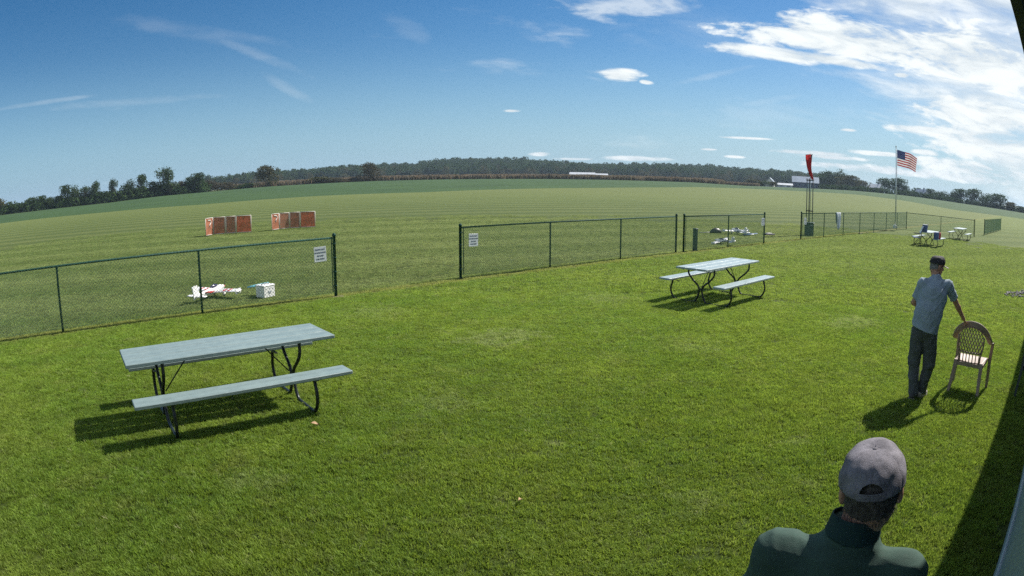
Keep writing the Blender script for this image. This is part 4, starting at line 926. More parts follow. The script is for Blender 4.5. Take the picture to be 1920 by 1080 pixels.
for r_ in range(9):
    for c_ in range(6 if r_ % 2 == 0 else 5):
        u = .40*((c_+.5)/6 if r_ % 2 == 0 else (c_+1)/6); v = (7/13)*(r_+.6)/9.2
        for off in (-.012, .012):
            p = Vector(fpt(u, v)); ax = (Vector(fpt(u+.01, v))-p).normalized(); az_ = (Vector(fpt(u, v+.01))-p).normalized(); nn_ = ax.cross(az_).normalized()
            V = [p+nn_*off + (ax*math.cos(k*math.pi/5)+az_*math.sin(k*math.pi/5))*(.034 if k % 2 == 0 else .015) for k in range(10)]; b.add(V, [tuple(range(10))])
b.build('stars', M['flag_white'], fl)['kind'] = 'stuff'

# things on the busy far table
def soft_box(w, d, h, bul=.03):
    mb = MB(); rr = []
    for z, k in ((0, .92), (.12, 1.), (.5, 1.03), (.85, 1.), (.97, .94), (1., .7)):
        rr.append([(math.copysign(abs(math.cos(a))**.45, math.cos(a))*w/2*k, math.copysign(abs(math.sin(a))**.45, math.sin(a))*d/2*k, z*h) for a in np.linspace(0, 2*math.pi, 20, endpoint=False)])
    mb.loft(rr); return mb
T3 = Vector((22.03, 28.2, 0)); r3 = R(38)
def t3(x, y, z): return (T3.x+math.cos(r3)*x-math.sin(r3)*y, T3.y+math.sin(r3)*x+math.cos(r3)*y, z)
t = thing('cooler_bag', 'slate blue cooler bag standing on the busy far picnic table', 'bag', t3(-.98, .05, .765), R(50)); soft_box(.44, .30, .34).build('body', M['bag_blue'], t)
b = MB(); b.tube(spline([(-.12, -.16, .2), (-.1, -.17, .40), (.1, -.17, .40), (.12, -.16, .2)], 4), .012, 6); b.build('handle', M['bag_grey'], t); soft_box(.42, .29, .05).build('lid', M['bag_grey'], t, (0, 0, .33))
t = thing('tote_bag', 'dark blue tote bag on the right bench of the busy far table', 'bag', t3(-.90, -.66, .457), R(45)); soft_box(.40, .28, .36).build('body', M['bag_blue'], t)
b = MB(); b.tube(spline([(-.1, -.14, .25), (-.08, -.16, .44), (.08, -.16, .44), (.1, -.14, .25)], 4), .012, 6); b.build('handle', M['bag_grey'], t)
b = soft_box(.42, .34, .34); o = b.build('jacket', M['red_cloth'], None, t3(-.50, -.62, .457)); o.rotation_euler = (0, 0, R(20)); tag(o, 'dull red jacket heaped on the bench beside the dark blue tote bag', 'jacket')
# folding chair leaning open between the bench and the busy table
t = thing('folding_chair', 'dark framed folding chair with pale slanted back beside the busy far table', 'folding chair', t3(-1.35, .42, 0), R(60))
for sx in (-.24, .24):
    b = MB(); b.tube([(sx, -.22, .0), (sx, -.18, .5), (sx*.95, -.30, .95)], .014, 8); b.build('leg', M['frame'], t)
    b = MB(); b.tube([(sx, .24, 0), (sx, -.20, .48)], .013, 8); b.build('leg', M['frame'], t)
    b = MB(); b.rbox((sx*1.08, 0, .66), (.05, .38, .025), .008); b.build('armrest', M['frame'], t)
b = MB(); b.rbox((0, .02, .45), (.46, .44, .03), .01); b.build('seat', M['bag_blue'], t)
b = MB(); b.rbox((0, -.26, .86), (.46, .03, .40), .01, rot=Matrix.Rotation(R(22), 3, 'X')); b.build('backrest', M['towel'], t)
o = soft_box(.34, .24, .10).build('white_towel', M['towel'], None, t3(-.55, .22, .765)); tag(o, 'folded white towel on the tabletop behind the cooler bag', 'towel')

# ------------------------------------------------------------------ building on the right with its eave over the camera
WD = R(40); wd = Vector((math.cos(WD), math.sin(WD), 0)); wn = Vector((math.sin(WD), -math.cos(WD), 0))
WN, WS0, WS1, EAVE_Z, EAVE_N = .165, -4.0, 18.0, 2.66, -.012
t = thing('clubhouse', 'pale blue clad clubhouse along the right edge with a dark overhanging eave', 'building', tuple(wn*WN), WD)
# local x runs along the wall, local -y points away from the lawn
LW = WS1-WS0; cx = (WS0+WS1)/2
b = MB(); b.box((cx, -.16, 1.33), (LW, .20, 2.62)); b.box((WS0+.1, -4.2, 1.33), (.2, 7.8, 2.62)); b.box((WS1-.1, -4.2, 1.33), (.2, 7.8, 2.62)); b.box((cx, -8.2, 1.33), (LW, .2, 2.62))
for s_ in (WS0+.1, WS1-.1): b.add([(s_-.1, -8.3, 2.64), (s_-.1, -.06, 2.64), (s_-.1, -4.2, 3.95), (s_+.1, -8.3, 2.64), (s_+.1, -.06, 2.64), (s_+.1, -4.2, 3.95)], [(0, 1, 2), (3, 5, 4), (0, 2, 5, 3), (1, 4, 5, 2)])
wl_ = b.build('wall', M['siding'], t)
sd_m = MB(); sd_m.add([(0, 0, 0), (LW, 0, 0), (LW, .0, .205), (0, .0, .205), (0, .028, .0), (LW, .028, 0), (LW, .008, .2), (0, .008, .2)], [(4, 5, 6, 7), (0, 1, 5, 4), (7, 6, 2, 3)]); SID = sd_m.mesh('siding_board', M['siding'])
for i in range(11): link('siding_board', SID, wl_, (WS0, -.058, .26+i*.205))
b = MB(); b.rbox((cx, -.035, .12), (LW, .05, .25), .006); b.build('base_trim', M['siding_trim'], t)
b = MB(); ev = WN-EAVE_N
b.box((cx, ev/2-.03, EAVE_Z+.012), (LW+.8, ev+.06, .018)); b.build('soffit', M['soffit'], t)
b = MB(); b.box((cx, ev+.008, EAVE_Z+.05), (LW+.8, .016, .10)); b.build('fascia', M['soffit'], t)
b = MB(); b.rbox((cx, ev+.019, EAVE_Z+.10), (LW+.8, .010, .016), .003); b.build('drip_edge', M['siding_trim'], t)
b = MB()
for s in (0, 1):
    y0, y1 = (ev+.03, -4.2) if s == 0 else (-4.2, -8.75); z0, z1 = (EAVE_Z+.16, EAVE_Z+1.6) if s == 0 else (EAVE_Z+1.6, EAVE_Z+.1)
    x0, x1 = WS0-.4, WS1+.4; b.add([(x0, y0, z0), (x1, y0, z0), (x1, y1, z1), (x0, y1, z1), (x0, y0, z0+.03), (x1, y0, z0+.03), (x1, y1, z1+.03), (x0, y1, z1+.03)], [(0, 3, 2, 1), (4, 5, 6, 7), (0, 1, 5, 4), (1, 2, 6, 5), (3, 0, 4, 7), (2, 3, 7, 6)])
b.build('roof', M['roof'], t)
# ------------------------------------------------------------------ resin garden chairs
def resin_chair(label, loc, rz, m, fill=None):
    t = thing('resin_chair', label, 'garden chair', loc, rz, 'resin garden chairs')
    yb = lambda z: -.205 - .13*(z-.40)/.5
    P = lambda u, z: Vector((u, yb(z) + 1.1*u*u, z))
    # wide arched rim that runs down into the armrests
    path = [(-.285, .235, .645), (-.29, .10, .665), (-.285, -.06, .685), (-.268, -.165, .745), (-.215, -.235, .84), (-.12, -.285, .912), (0, -.30, .935)]
    path = path + [(-x, y, z) for x, y, z in path[-2::-1]]; sp = spline(path, 4); wv = []
    b = MB(); rings = []
    for i, p in enumerate(sp):
        d = (sp[min(i+1, len(sp)-1)]-sp[max(i-1, 0)]).normalized(); q = abs(i/(len(sp)-1)-.5)*2     # q 1 at the arm ends, 0 at the top
        up_ = Vector((0, 0, 1)); out_ = d.cross(up_).normalized(); nrm = out_.cross(d).normalized()
        k = max(0, min(1, (.62-q)/.3)); side = (out_*(1-k) + Vector((-d.z, 0, d.x))*k) if True else out_
        side = (side - d*side.dot(d)).normalized(); n2 = d.cross(side).normalized()
        w = .030 if q > .62 else .043; th = .0105
        rings.append([p+side*w+n2*th*.2, p+side*w*.8+n2*th, p-side*w*.8+n2*th, p-side*w+n2*th*.2, p-side*w-n2*th*1.2, p-side*w*.75-n2*th*.3, p+side*w*.75-n2*th*.3, p+side*w-n2*th*1.2])
    b.loft(rings, smooth=False); b.build('back_rim', m, t)
    wlim = lambda z: .165+.035*max(0, min(1, (z-.5)/.2)) if z < .74 else max(0, .20*math.sqrt(max(0, 1-((z-.74)/.185)**2)))
    # lattice: crossing diagonals, uprights below
    lb = MB(); sl = .46
    for s in (-1, 1):
        for k in range(-9, 10):
            u0 = k*.044; pts = []
            for j in range(0, 25):
                z = .555+j*.0155; u = u0+s*sl*(z-.70)
                if abs(u) <= wlim(z): pts.append(P(u, z))
                elif pts: break
            if len(pts) > 1: lb.tube(pts[::2] + ([pts[-1]] if len(pts) % 2 == 0 else []), .0080, 4, smooth=False)
    lb.build('lattice', m, t)['kind'] = 'stuff'
    for k in range(-3, 4): vb = MB(); u = k*.05; vb.tube([P(u, .42), P(u, .49), P(u, .565)], .0085, 5); vb.build('back_slat', m, t)
    for s in (-1, 1): vb = MB(); vb.tube(spline([P(s*.172, .41), P(s*.168, .50), P(s*.196, .66), P(s*.198, .78)], 3), .013, 6); vb.build('back_stile', m, t)
    vb = MB(); vb.tube([P(-.17, .56), P(-.08, .56), P(0, .56), P(.08, .56), P(.17, .56)], .011, 5); vb.tube([P(-.18, .42), P(0, .42), P(.18, .42)], .016, 5); vb.build('back_rail', m, t)
    sb_ = MB()
    def st_(u, v): x = (u-.5)*(.42+.07*v); y = -.215+.47*v; return (x, y, .418+.022*v-.020*math.sin(math.pi*v)*math.cos((u-.5)*2.6)-(.03*max(0, (v-.92)/.08)))
    sb_.grid(st_, 12, 12); seat = sb_.build('seat', m, t); md = seat.modifiers.new('thick', 'SOLIDIFY'); md.thickness = .012
    ap = MB()
    for s in (-1, 1): ap.box((s*.228, .02, .395), (.010, .44, .05))
    ap.box((0, .245, .400), (.46, .010, .055)); ap.box((0, -.215, .395), (.40, .010, .05)); ap.build('seat_apron', m, t)
    for s in (-1, 1):
        l = MB(); rr = []
        for p, w in (((s*.285, .235, .64), .022), ((s*.272, .245, .42), .026), ((s*.285, .285, 0), .021)): rr.append([(p[0]+a*w, p[1]+c*w*.8, p[2]) for a, c in ((-1, -1), (1, -1), (1, 1), (-1, 1))])
        l.loft(rr[::-1], smooth=False); l.build('front_leg', m, t)
        l = MB(); rr = []
        for p, w in (((s*.200, -.20, .44), .026), ((s*.215, -.235, .22), .026), ((s*.235, -.275, 0), .021)): rr.append([(p[0]+a*w, p[1]+c*w*.8, p[2]) for a, c in ((-1, -1), (1, -1), (1, 1), (-1, 1))])
        l.loft(rr[::-1], smooth=False); l.build('rear_leg', m, t)
    return t
resin_chair('tan resin garden chair with lattice back, held by the standing man', (6.02, 6.36, 0), R(-52), M['resin'])
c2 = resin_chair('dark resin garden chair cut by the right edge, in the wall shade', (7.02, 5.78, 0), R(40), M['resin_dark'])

# ------------------------------------------------------------------ people: continuous bodies from blended round cones
class SDF:
    def __init__(s, lo, hi, h):
        s.lo = np.array(lo, float); s.h = h; n = np.ceil((np.array(hi)-s.lo)/h).astype(int)+1; s.n = n
        s.ax = [s.lo[i]+np.arange(n[i])*h for i in range(3)]; s.D = np.full(n, .06, np.float32)
    def _sl(s, lo, hi):
        a = np.clip(np.floor((lo-s.lo)/s.h).astype(int), 0, s.n-1); b = np.clip(np.ceil((hi-s.lo)/s.h).astype(int)+1, 1, s.n)
        X, Y, Z = np.meshgrid(s.ax[0][a[0]:b[0]], s.ax[1][a[1]:b[1]], s.ax[2][a[2]:b[2]], indexing='ij')
        return (slice(a[0], b[0]), slice(a[1], b[1]), slice(a[2], b[2])), np.stack([X, Y, Z], -1)
    def blend(s, sl, d, k, sub=False):
        o = s.D[sl]
        if sub: d = -d; h = np.clip(.5+.5*(d-o)/k, 0, 1); s.D[sl] = o*(1-h)+d*h + k*h*(1-h)
        else: h = np.clip(.5+.5*(o-d)/k, 0, 1); s.D[sl] = o*(1-h)+d*h - k*h*(1-h)
    def cone(s, a, b, ra, rb, k=.02, flat=None, clip=None, sub=False):
        a = np.array(a, float); b = np.array(b, float); m = max(ra, rb)*1.6+k+.03
        sl, P = s._sl(np.minimum(a, b)-m, np.maximum(a, b)+m); q = P-a; ba = b-a
        if flat is not None:
            f = np.array(flat[0], float); f /= np.linalg.norm(f); q = q + (q@f)[..., None]*f*(1/flat[1]-1); ba = ba + (ba@f)*f*(1/flat[1]-1)
        t = np.clip((q@ba)/max(ba@ba, 1e-9), 0, 1); d = np.linalg.norm(q-t[..., None]*ba, axis=-1) - (ra+(rb-ra)*t)
        if flat is not None: d = d*(.5+.5*flat[1])
        if clip is not None:
            for c0, cn in clip: d = np.maximum(d, (P-np.array(c0))@(np.array(cn)/np.linalg.norm(cn)))
        s.blend(sl, d, k, sub)
    def ell(s, c, r, Rm=None, k=.02, sub=False):
        c = np.array(c, float); r = np.array(r, float); m = r.max()+k+.03; sl, P = s._sl(c-m, c+m); q = P-c
        if Rm is not None: q = q@Rm
        k1 = np.linalg.norm(q/r, axis=-1); k2 = np.linalg.norm(q/(r*r), axis=-1); s.blend(sl, k1*(k1-1)/np.maximum(k2, 1e-6), k, sub)
    def cut(s, p, nrm):
        X, Y, Z = np.meshgrid(*s.ax, indexing='ij', sparse=True); nr = np.array(nrm, float); nr /= np.linalg.norm(nr)
        s.D = np.maximum(s.D, ((X-p[0])*nr[0]+(Y-p[1])*nr[1]+(Z-p[2])*nr[2]).astype(np.float32))
    def mesh(s, name, m, parent, wr=0., wf=1., seed=0):
        D = s.D; I = D < 0; h = s.h
        cor = [(i, j, k) for i in (0, 1) for j in (0, 1) for k in (0, 1)]; n = s.n-1
        sub = lambda A, c: A[c[0]:c[0]+n[0], c[1]:c[1]+n[1], c[2]:c[2]+n[2]]
        cnt = sum(sub(I, c).astype(np.int8) for c in cor); act = (cnt > 0) & (cnt < 8); idx = np.argwhere(act)
        acc = np.zeros((len(idx), 3)); num = np.zeros(len(idx))
        for a in cor:
            for ax in range(3):
                if a[ax]: continue
                b = list(a); b[ax] = 1; da = D[tuple((idx+a).T)]; db = D[tuple((idx+b).T)]; cr = (da < 0) != (db < 0)
                t = np.where(cr, da/np.where(cr, da-db, 1), 0); p = np.tile(np.array(a, float), (len(idx), 1)); p[:, ax] += t; acc[cr] += p[cr]; num += cr
        V = s.lo + (idx + acc/num[:, None])*h
        ids = np.full(tuple(n), -1); ids[tuple(idx.T)] = np.arange(len(idx)); F = []
        for ax in range(3):
            u, v = (ax+1) % 3, (ax+2) % 3; lo = [0, 0, 0]; e = [slice(1, n[i]) for i in range(3)]; e[ax] = slice(0, n[ax])
            e2 = list(e); e2[ax] = slice(1, n[ax]+1); A = I[tuple(e)]; B = I[tuple(e2)]; ch = np.argwhere(A != B)
            off = np.array([1, 1, 1]); off[ax] = 0; base = ch+off; fl = A[tuple(ch.T)]
            du = np.zeros(3, int); du[u] = 1; dv = np.zeros(3, int); dv[v] = 1
            q = np.stack([ids[tuple((base-du-dv).T)], ids[tuple((base-dv).T)], ids[tuple(base.T)], ids[tuple((base-du).T)]], -1)
            q[~fl] = q[~fl][:, ::-1]; F.append(q[(q >= 0).all(1)])
        F = np.concatenate(F)
        if wr:
            g = np.random.default_rng(seed); n0 = np.zeros_like(V); fn = np.cross(V[F[:, 2]]-V[F[:, 0]], V[F[:, 3]]-V[F[:, 1]])
            for c in range(4): np.add.at(n0, F[:, c], fn)
            n0 /= np.linalg.norm(n0, axis=1)[:, None]+1e-9; w = np.zeros(len(V)); Q = V*wf
            Q = Q + .35*np.sin(Q[:, [1, 2, 0]]*5+1.3)
            for i in range(5):
                d = g.normal(size=3)*np.array([9, 9, 16])*(1+.5*i); ph = g.uniform(0, 6.28); v_ = np.sin(Q@d+ph); w += (1-np.abs(v_))**1.5/(1+.5*i)
            V = V + n0*((w-w.mean())*wr)[:, None]
        o = link(name, np_mesh(name, V, F.astype(np.int32), m, True), parent); return o

def person(label, loc, rz, J, S, cols, cap_kind, seed=0, polo=False):
    """J: joints in the person's own frame (x right, y ahead, z up); S: (yaw, pitch) of the head"""
    t = thing('person', label, 'person', loc, rz); V3 = lambda p: np.array(p, float); yaw, pit, rol = S
    f = V3((math.sin(R(yaw))*math.cos(R(pit)), math.cos(R(yaw))*math.cos(R(pit)), math.sin(R(pit)))); sd_ = V3((math.cos(R(yaw)), -math.sin(R(yaw)), 0)); u = np.cross(sd_, f); sd_, u = sd_*math.cos(R(rol))+u*math.sin(R(rol)), u*math.cos(R(rol))-sd_*math.sin(R(rol))
    H = V3(J['head']); hd = lambda a, b, c: H+sd_*a+f*b+u*c; RM = np.stack([sd_, f, u], 1)
    allp = np.array([J[k] for k in J]); lo = allp.min(0)-np.array([.22, .22, .02]); hi = allp.max(0)+np.array([.22, .24, .2]); lo[2] = -.03
    B = SDF(lo, hi, .006); X = (0, 1, 0)
    up = V3(J['neck'])-V3(J['pelvis']); 
    # torso and legs under the clothes
    B.cone(J['pelvis'], J['waist'], .125, .115, .05, (X, .72)); B.cone(J['waist'], J['chest'], .12, .145, .05, (X, .70)); B.cone(J['shL'], J['shR'], .052, .052, .05)
    B.cone(V3(J['neck'])-up*.02, hd(0, -.028, -.045), .066, .062, .02)
    for s_ in 'LR':
        B.cone(J['hip'+s_], J['knee'+s_], .078, .052, .03); B.cone(J['knee'+s_], J['ank'+s_], .050, .036, .02)
        e = V3(J['el'+s_]); w = V3(J['wr'+s_]); sh = V3(J['sh'+s_]); B.cone(sh, e, .046, .037, .03); B.cone(e, e+(w-e)*.35, .037, .038, .015); B.cone(e+(w-e)*.35, w, .038, .024, .015)
        # hand: palm, four bent fingers of unequal length, thumb from the side of the palm
        hdv = V3(J['hd'+s_+'_dir']) ; hdv = hdv/np.linalg.norm(hdv); pn = V3(J['hd'+s_+'_palm']); pn = pn-hdv*(pn@hdv); pn /= np.linalg.norm(pn); lat = np.cross(hdv, pn)*(1 if s_ == 'R' else -1)
        pc = w+hdv*.045; Rh = np.stack([lat, hdv, pn], 1); B.cone(w, w+hdv*.02, .026, .026, .015); B.ell(pc, (.040, .050, .016), Rh, .012)
        curl = J.get('curl'+s_, .5)
        for i, (off, ln) in enumerate(((-.029, .066), (-.010, .076), (.010, .071), (.028, .056))):
            p = w+hdv*.078+lat*(-off); dcur = hdv.copy(); L3 = (ln*.45, ln*.32, ln*.27); r = (.0092, .0085, .0078, .0068); ang = curl*(.8+.06*i)
            for q in range(3):
                c_, s2 = math.cos(ang), math.sin(ang); dcur = dcur*c_ + (pn*s2 if q == 0 else np.cross(np.cross(dcur, pn0), dcur)*0 + perp*s2); pn0 = pn
                dcur /= np.linalg.norm(dcur); perp = pn - dcur*(pn@dcur); perp = perp/np.linalg.norm(perp) if np.linalg.norm(perp) > .2 else -hdv
                p2 = p+dcur*L3[q]; B.cone(p, p2, r[q], r[q+1], .004); p = p2
        p = w+hdv*.022+lat*.026; p2 = p+lat*.024+hdv*.026+pn*.012; p3 = p2+hdv*.028+lat*.008+pn*.012; B.cone(p, p2, .013, .0105, .008); B.cone(p2, p3, .0105, .008, .004)
    # head with a face
    B.ell(hd(0, -.012, .030), (.074, .094, .080), RM, .02); B.ell(hd(0, .022, -.03), (.060, .070, .082), RM, .03); B.ell(hd(0, .045, -.085), (.040, .040, .032), RM, .025); B.ell(hd(0, -.033, -.035), (.070, .062, .058), RM, .03)
    B.cone(hd(-.036, .082, .018), hd(.036, .082, .018), .012, .012, .012); 
    for q in (-1, 1):
        B.ell(hd(q*.032, .096, .0), (.016, .012, .010), RM, .010, True); B.ell(hd(q*.045, .062, -.032), (.020, .022, .018), RM, .018)
        B.ell(hd(q*.086, -.010, -.010), (.012, .021, .033), RM, .008); B.ell(hd(q*.094, -.002, -.006), (.006, .010, .017), RM, .004, True)
    B.cone(hd(0, .088, .008), hd(0, .112, -.034), .008, .013, .008); B.cone(hd(-.010, .098, -.038), hd(.010, .098, -.038), .009, .009, .006)
    B.cone(hd(-.020, .086, -.062), hd(.020, .086, -.062), .0075, .0075, .006); B.cone(hd(-.017, .084, -.074), hd(.017, .084, -.074), .008, .008, .006)
    body = B.mesh('body', cols['skin'], t)
    for q in (-1, 1):
        e_ = MB(); e_.lathe([(.0001+.0105*math.sin(a), .0105*math.cos(a)) for a in np.linspace(0, math.pi, 8)], 12, c=hd(q*.032, .080, .001)); e_.build('eye', M['eye'], t)
    # hair, short, below the cap line
    Hh = SDF(H-.17, H+.17, .005); Hh.D[:] = .05; Hh.ell(hd(0, -.012, .030), (.0775, .0965, .083), RM, .01); Hh.ell(hd(0, -.036, -.030), (.076, .068, .060), RM, .03); Hh.cut(hd(0, .025, 0), f + u*.35)
    Hh.cut(hd(0, 0, -.070), -u + f*.35); Hh.cut(hd(0, 0, .070), u); o = Hh.mesh('hair', cols['hair'], t, .0016, 4., seed+5)
    hv = np.array([v.co[:] for v in o.data.vertices]); g_ = np.random.default_rng(seed+9); hp = hv[g_.integers(0, len(hv), 2600)]; keep = (hp-H)@u < .02; hp = hp[keep]; n_ = len(hp)
    out_ = hp-(H+f*-.03); out_ /= np.linalg.norm(out_, axis=1)[:, None]; d_ = -u*1.0+out_*.38+g_.normal(0, .28, (n_, 3)); d_ /= np.linalg.norm(d_, axis=1)[:, None]; L_ = g_.uniform(.010, .024, n_)[:, None]; sx_ = np.cross(d_, out_); sx_ /= np.linalg.norm(sx_, axis=1)[:, None]+1e-9
    V_ = np.stack([hp-sx_*.0007, hp+sx_*.0007, hp+d_*L_+out_*.003], 1).reshape(-1, 3); st_ = link('hair_strands', np_mesh('hair_strands', V_, np.arange(n_*3).reshape(-1, 3), cols['hair'], False), t); st_['kind'] = 'stuff'
    # shirt
    lo2, hi2 = lo.copy(), hi.copy(); lo2[2] = J['pelvis'][2]-.2; T = SDF(lo2, hi2, .007); pe = V3(J['pelvis']); wa = V3(J['waist']); ch = V3(J['chest']); nk = V3(J['neck'])
    T.cone(pe+(pe-wa)*.5, wa, .192, .180, .06, (X, .82)); T.cone(wa, ch, .178, .188, .07, (X, .76)); T.cone(ch, ch+(nk-ch)*.45, .184, .13, .06, (X, .70))
    T.cone(V3(J['shL'])+(0, 0, -.004), V3(J['shR'])+(0, 0, -.004), .064, .064, .06); T.cone(ch+(nk-ch)*.6, nk+up*.004, .085, .066, .05)
    if polo:
        T.cone(nk-up*.05, nk+up*.085, .082, .070, .035, clip=[(nk+up*.085, up)]) 
    for s_ in 'LR':
        sh, e = V3(J['sh'+s_]), V3(J['el'+s_]); d = e-sh; cp = sh+d*(.80 if not polo else .88)
        T.cone(sh, sh+d*.95, .066, .062, .045, clip=[(cp, d)])
    T.cut(V3(J['hem']), J['hemn']); o = T.mesh('shirt', cols['shirt'], t, .0055 if not polo else .0048, 1. if not polo else .75, seed+1)
    if polo:
        K = SDF(nk-.14, nk+.14, .004); K.D[:] = .05; K.cone(nk-up*.0, nk+up*.16, .090, .074, .004, clip=[(nk+up*.130, up + V3((0, .12, 0))), (nk+up*.035, -up)]); K.cone(nk-up*.05, nk+up*.22, .081, .066, .004, sub=True); K.mesh('collar', M['polo_collar'], t, .001, 2., 3)
    # trousers
    lo3, hi3 = lo.copy(), hi.copy(); hi3[2] = J['waist'][2]+.1; P_ = SDF(lo3, hi3, .007); P_.cone(pe+(0, 0, .06), pe-(0, 0, .03), .142, .150, .05, (X, .78))
    for s_ in 'LR':
        h_, k_, a_ = V3(J['hip'+s_]), V3(J['knee'+s_]), V3(J['ank'+s_]); P_.cone(h_, k_, .106, .087, .03); P_.cone(k_, a_, .080, .070, .02, clip=[(a_+(0, 0, -.035), (0, 0, -1))])
        P_.cone(h_+(k_-h_)*.45+V3(((-.055 if s_ == 'L' else .055), 0, 0)), h_+(k_-h_)*.85+V3(((-.05 if s_ == 'L' else .05), 0, 0)), .040, .040, .02)
    P_.cut(pe+(0, 0, .10), (0, 0, 1)); o = P_.mesh('trousers', cols['trousers'], t, .0065, 1.1, seed+2)
    b = MB(); rr = []
    for s_ in 'LR':
        a_ = V3(J['ank'+s_]); fd = V3(J['foot'+s_]); fd = fd/np.linalg.norm(fd); sx = V3((fd[1], -fd[0], 0)); Q = SDF((a_[0]-.2, a_[1]-.2, -.02), (a_[0]+.25, a_[1]+.3, .2), .006); Q.D[:] = .05; g0 = V3((a_[0], a_[1], 0))
        Q.cone(g0-fd*.045+(0, 0, .045), g0+fd*.10+(0, 0, .040), .042, .040, .02); Q.cone(g0+fd*.10+(0, 0, .036), g0+fd*.165+(0, 0, .030), .040, .032, .03); Q.cone(g0+(0, 0, .04), g0-fd*.01+(0, 0, .10), .044, .042, .02)
        Q.cut((0, 0, .012), (0, 0, -1)); sh_ = Q.mesh('shoe', cols['shoe'+s_], t)
        Q = SDF((a_[0]-.2, a_[1]-.2, -.02), (a_[0]+.25, a_[1]+.3, .1), .006); Q.D[:] = .05; Q.cone(g0-fd*.045+(0, 0, .02), g0+fd*.10+(0, 0, .02), .046, .045, .02); Q.cone(g0+fd*.10+(0, 0, .02), g0+fd*.168+(0, 0, .02), .045, .034, .03); Q.cut((0, 0, .026), (0, 0, 1)); Q.cut((0, 0, .001), (0, 0, -1)); Q.mesh('sole', M['sole'], sh_)
    baseball_cap(t, cap_kind, hd, seed); return t

def baseball_cap(t, kind, hd, seed):
    mt, mb_, gap = kind; NA, NZ = 168, 40; g = np.random.default_rng(seed)
    def pt(a, v, off=0.):      # a: 0 is the front, v: 0 brim line .. 1 crown top
        ph = v*math.pi/2; fr = math.cos(a)
        rx, ry = .0985+off, .1130+off; hh = .090+off+.026*max(0, fr)*(1-v**4)*math.sin(ph*1.0)
        se = .0022*abs(math.sin(3*a))**.35                      # six panels pulled in at their seams
        bul = .010*math.sin(2*ph)*max(0, fr) ; c = math.cos(ph)**.62
        wr_ = .0034*math.sin(a*5+v*9+seed)*math.sin(v*6.0)+.0020*math.sin(a*9-v*12+1.7*math.sin(a*2))*v
        r1 = (c*(rx-.0025+se*1.2+bul+wr_)); r2 = (c*(ry-.0025+se*1.2+bul+wr_))
        z = .027 + hh*math.sin(ph)**.92 - .012*max(0, -fr)*(1-v) + .003*math.sin(a*3+1)*v*(1-v)
        return hd(math.sin(a)*r1, math.cos(a)*r2-.008, z)
    V = [pt(2*math.pi*i/NA, j/NZ) for j in range(NZ) for i in range(NA)] + [pt(0, 1.)]
    F = []
    for j in range(NZ-1):
        for i in range(NA):
            a = 2*math.pi*(i+.5)/NA; da = abs(a-math.pi); v = (j+.5)/NZ
            if gap and (da/.36)**2.6 + (v/.30)**2.6 < 1 and v > .0: continue
            i2 = (i+1) % NA; F.append((j*NA+i, j*NA+i2, (j+1)*NA+i2, (j+1)*NA+i))
    F += [((NZ-1)*NA+i, (NZ-1)*NA+(i+1) % NA, NZ*NA) for i in range(NA)]
    b = MB(); b.add(V, F, 0, True); o = b.build('cap', mt, t); md = o.modifiers.new('thick', 'SOLIDIFY'); md.thickness = .0022; md.offset = -1
    for k in range(6):         # stitched seams
        a = math.pi/3*k; 
        if gap and k == 3: vs = np.linspace(.42, 1, 12)
        else: vs = np.linspace(0, 1, 16)
        s = MB(); s.tube([pt(a, v, .0008) for v in vs], .0019, 5); s.build('seam', M['cap_seam'] if gap else mt, o)  # grey cap's seams coloured darker for the shade in the seam valleys
    s = MB(); s.lathe([(.009*math.sin(x), .006*math.cos(x)) for x in np.linspace(0.01, 1.57, 6)], 10, c=pt(0, 1.)); s.build('button', mt, o)
    if gap:
        s = MB(); n = 20; rr = []
        for i in range(n+1):
            a = math.pi-.42+.84*i/n; p0 = Vector(pt(a, .0, .0012)); p1 = Vector(pt(a, .115, .0012)); q0 = Vector(pt(a, .0, .004)); q1 = Vector(pt(a, .115, .004)); rr.append([p0, p1, q1, q0])
        s.loft(rr, smooth=False); s.build('strap', mt, o)
        s = MB(); rr = []
        for i in range(25):
            q = i/24; a = math.pi-.36+.72*q; v = .12+.19*math.sin(math.pi*q)**.5; rr.append(pt(a, v, .001))
        s.tube(rr, .0022, 5); s.build('opening_trim', mt, o)
    s = MB()
    def brim(u, v):
        a = (u-.5)*2.0; base = Vector(pt(a, .0)); q = math.cos(a*.68); ln = .078*max(0, q)**.55*v
        d = Vector(hd(math.sin(a)*.35, 1, -.18)) - Vector(hd(0, 0, 0)); d.normalize(); dn = Vector(hd(0, 0, -1)) - Vector(hd(0, 0, 0))
        return base + d*ln + dn*(.016*(abs(a)/1.15)**2*v + .004)
    s.grid(brim, 28, 10); o2 = s.build('brim', mb_, o); md = o2.modifiers.new('thick', 'SOLIDIFY'); md.thickness = .004
    s = MB()
    for k in (.45, .7, .93): s.tube([Vector(brim(x, k))+Vector(hd(0, 0, 1))*0.003-Vector(hd(0, 0, 0))*.003 for x in np.linspace(.12, .88, 16)], .0010, 4)
    st = s.build('stitching', M['cap_brown'], o2) if False else None

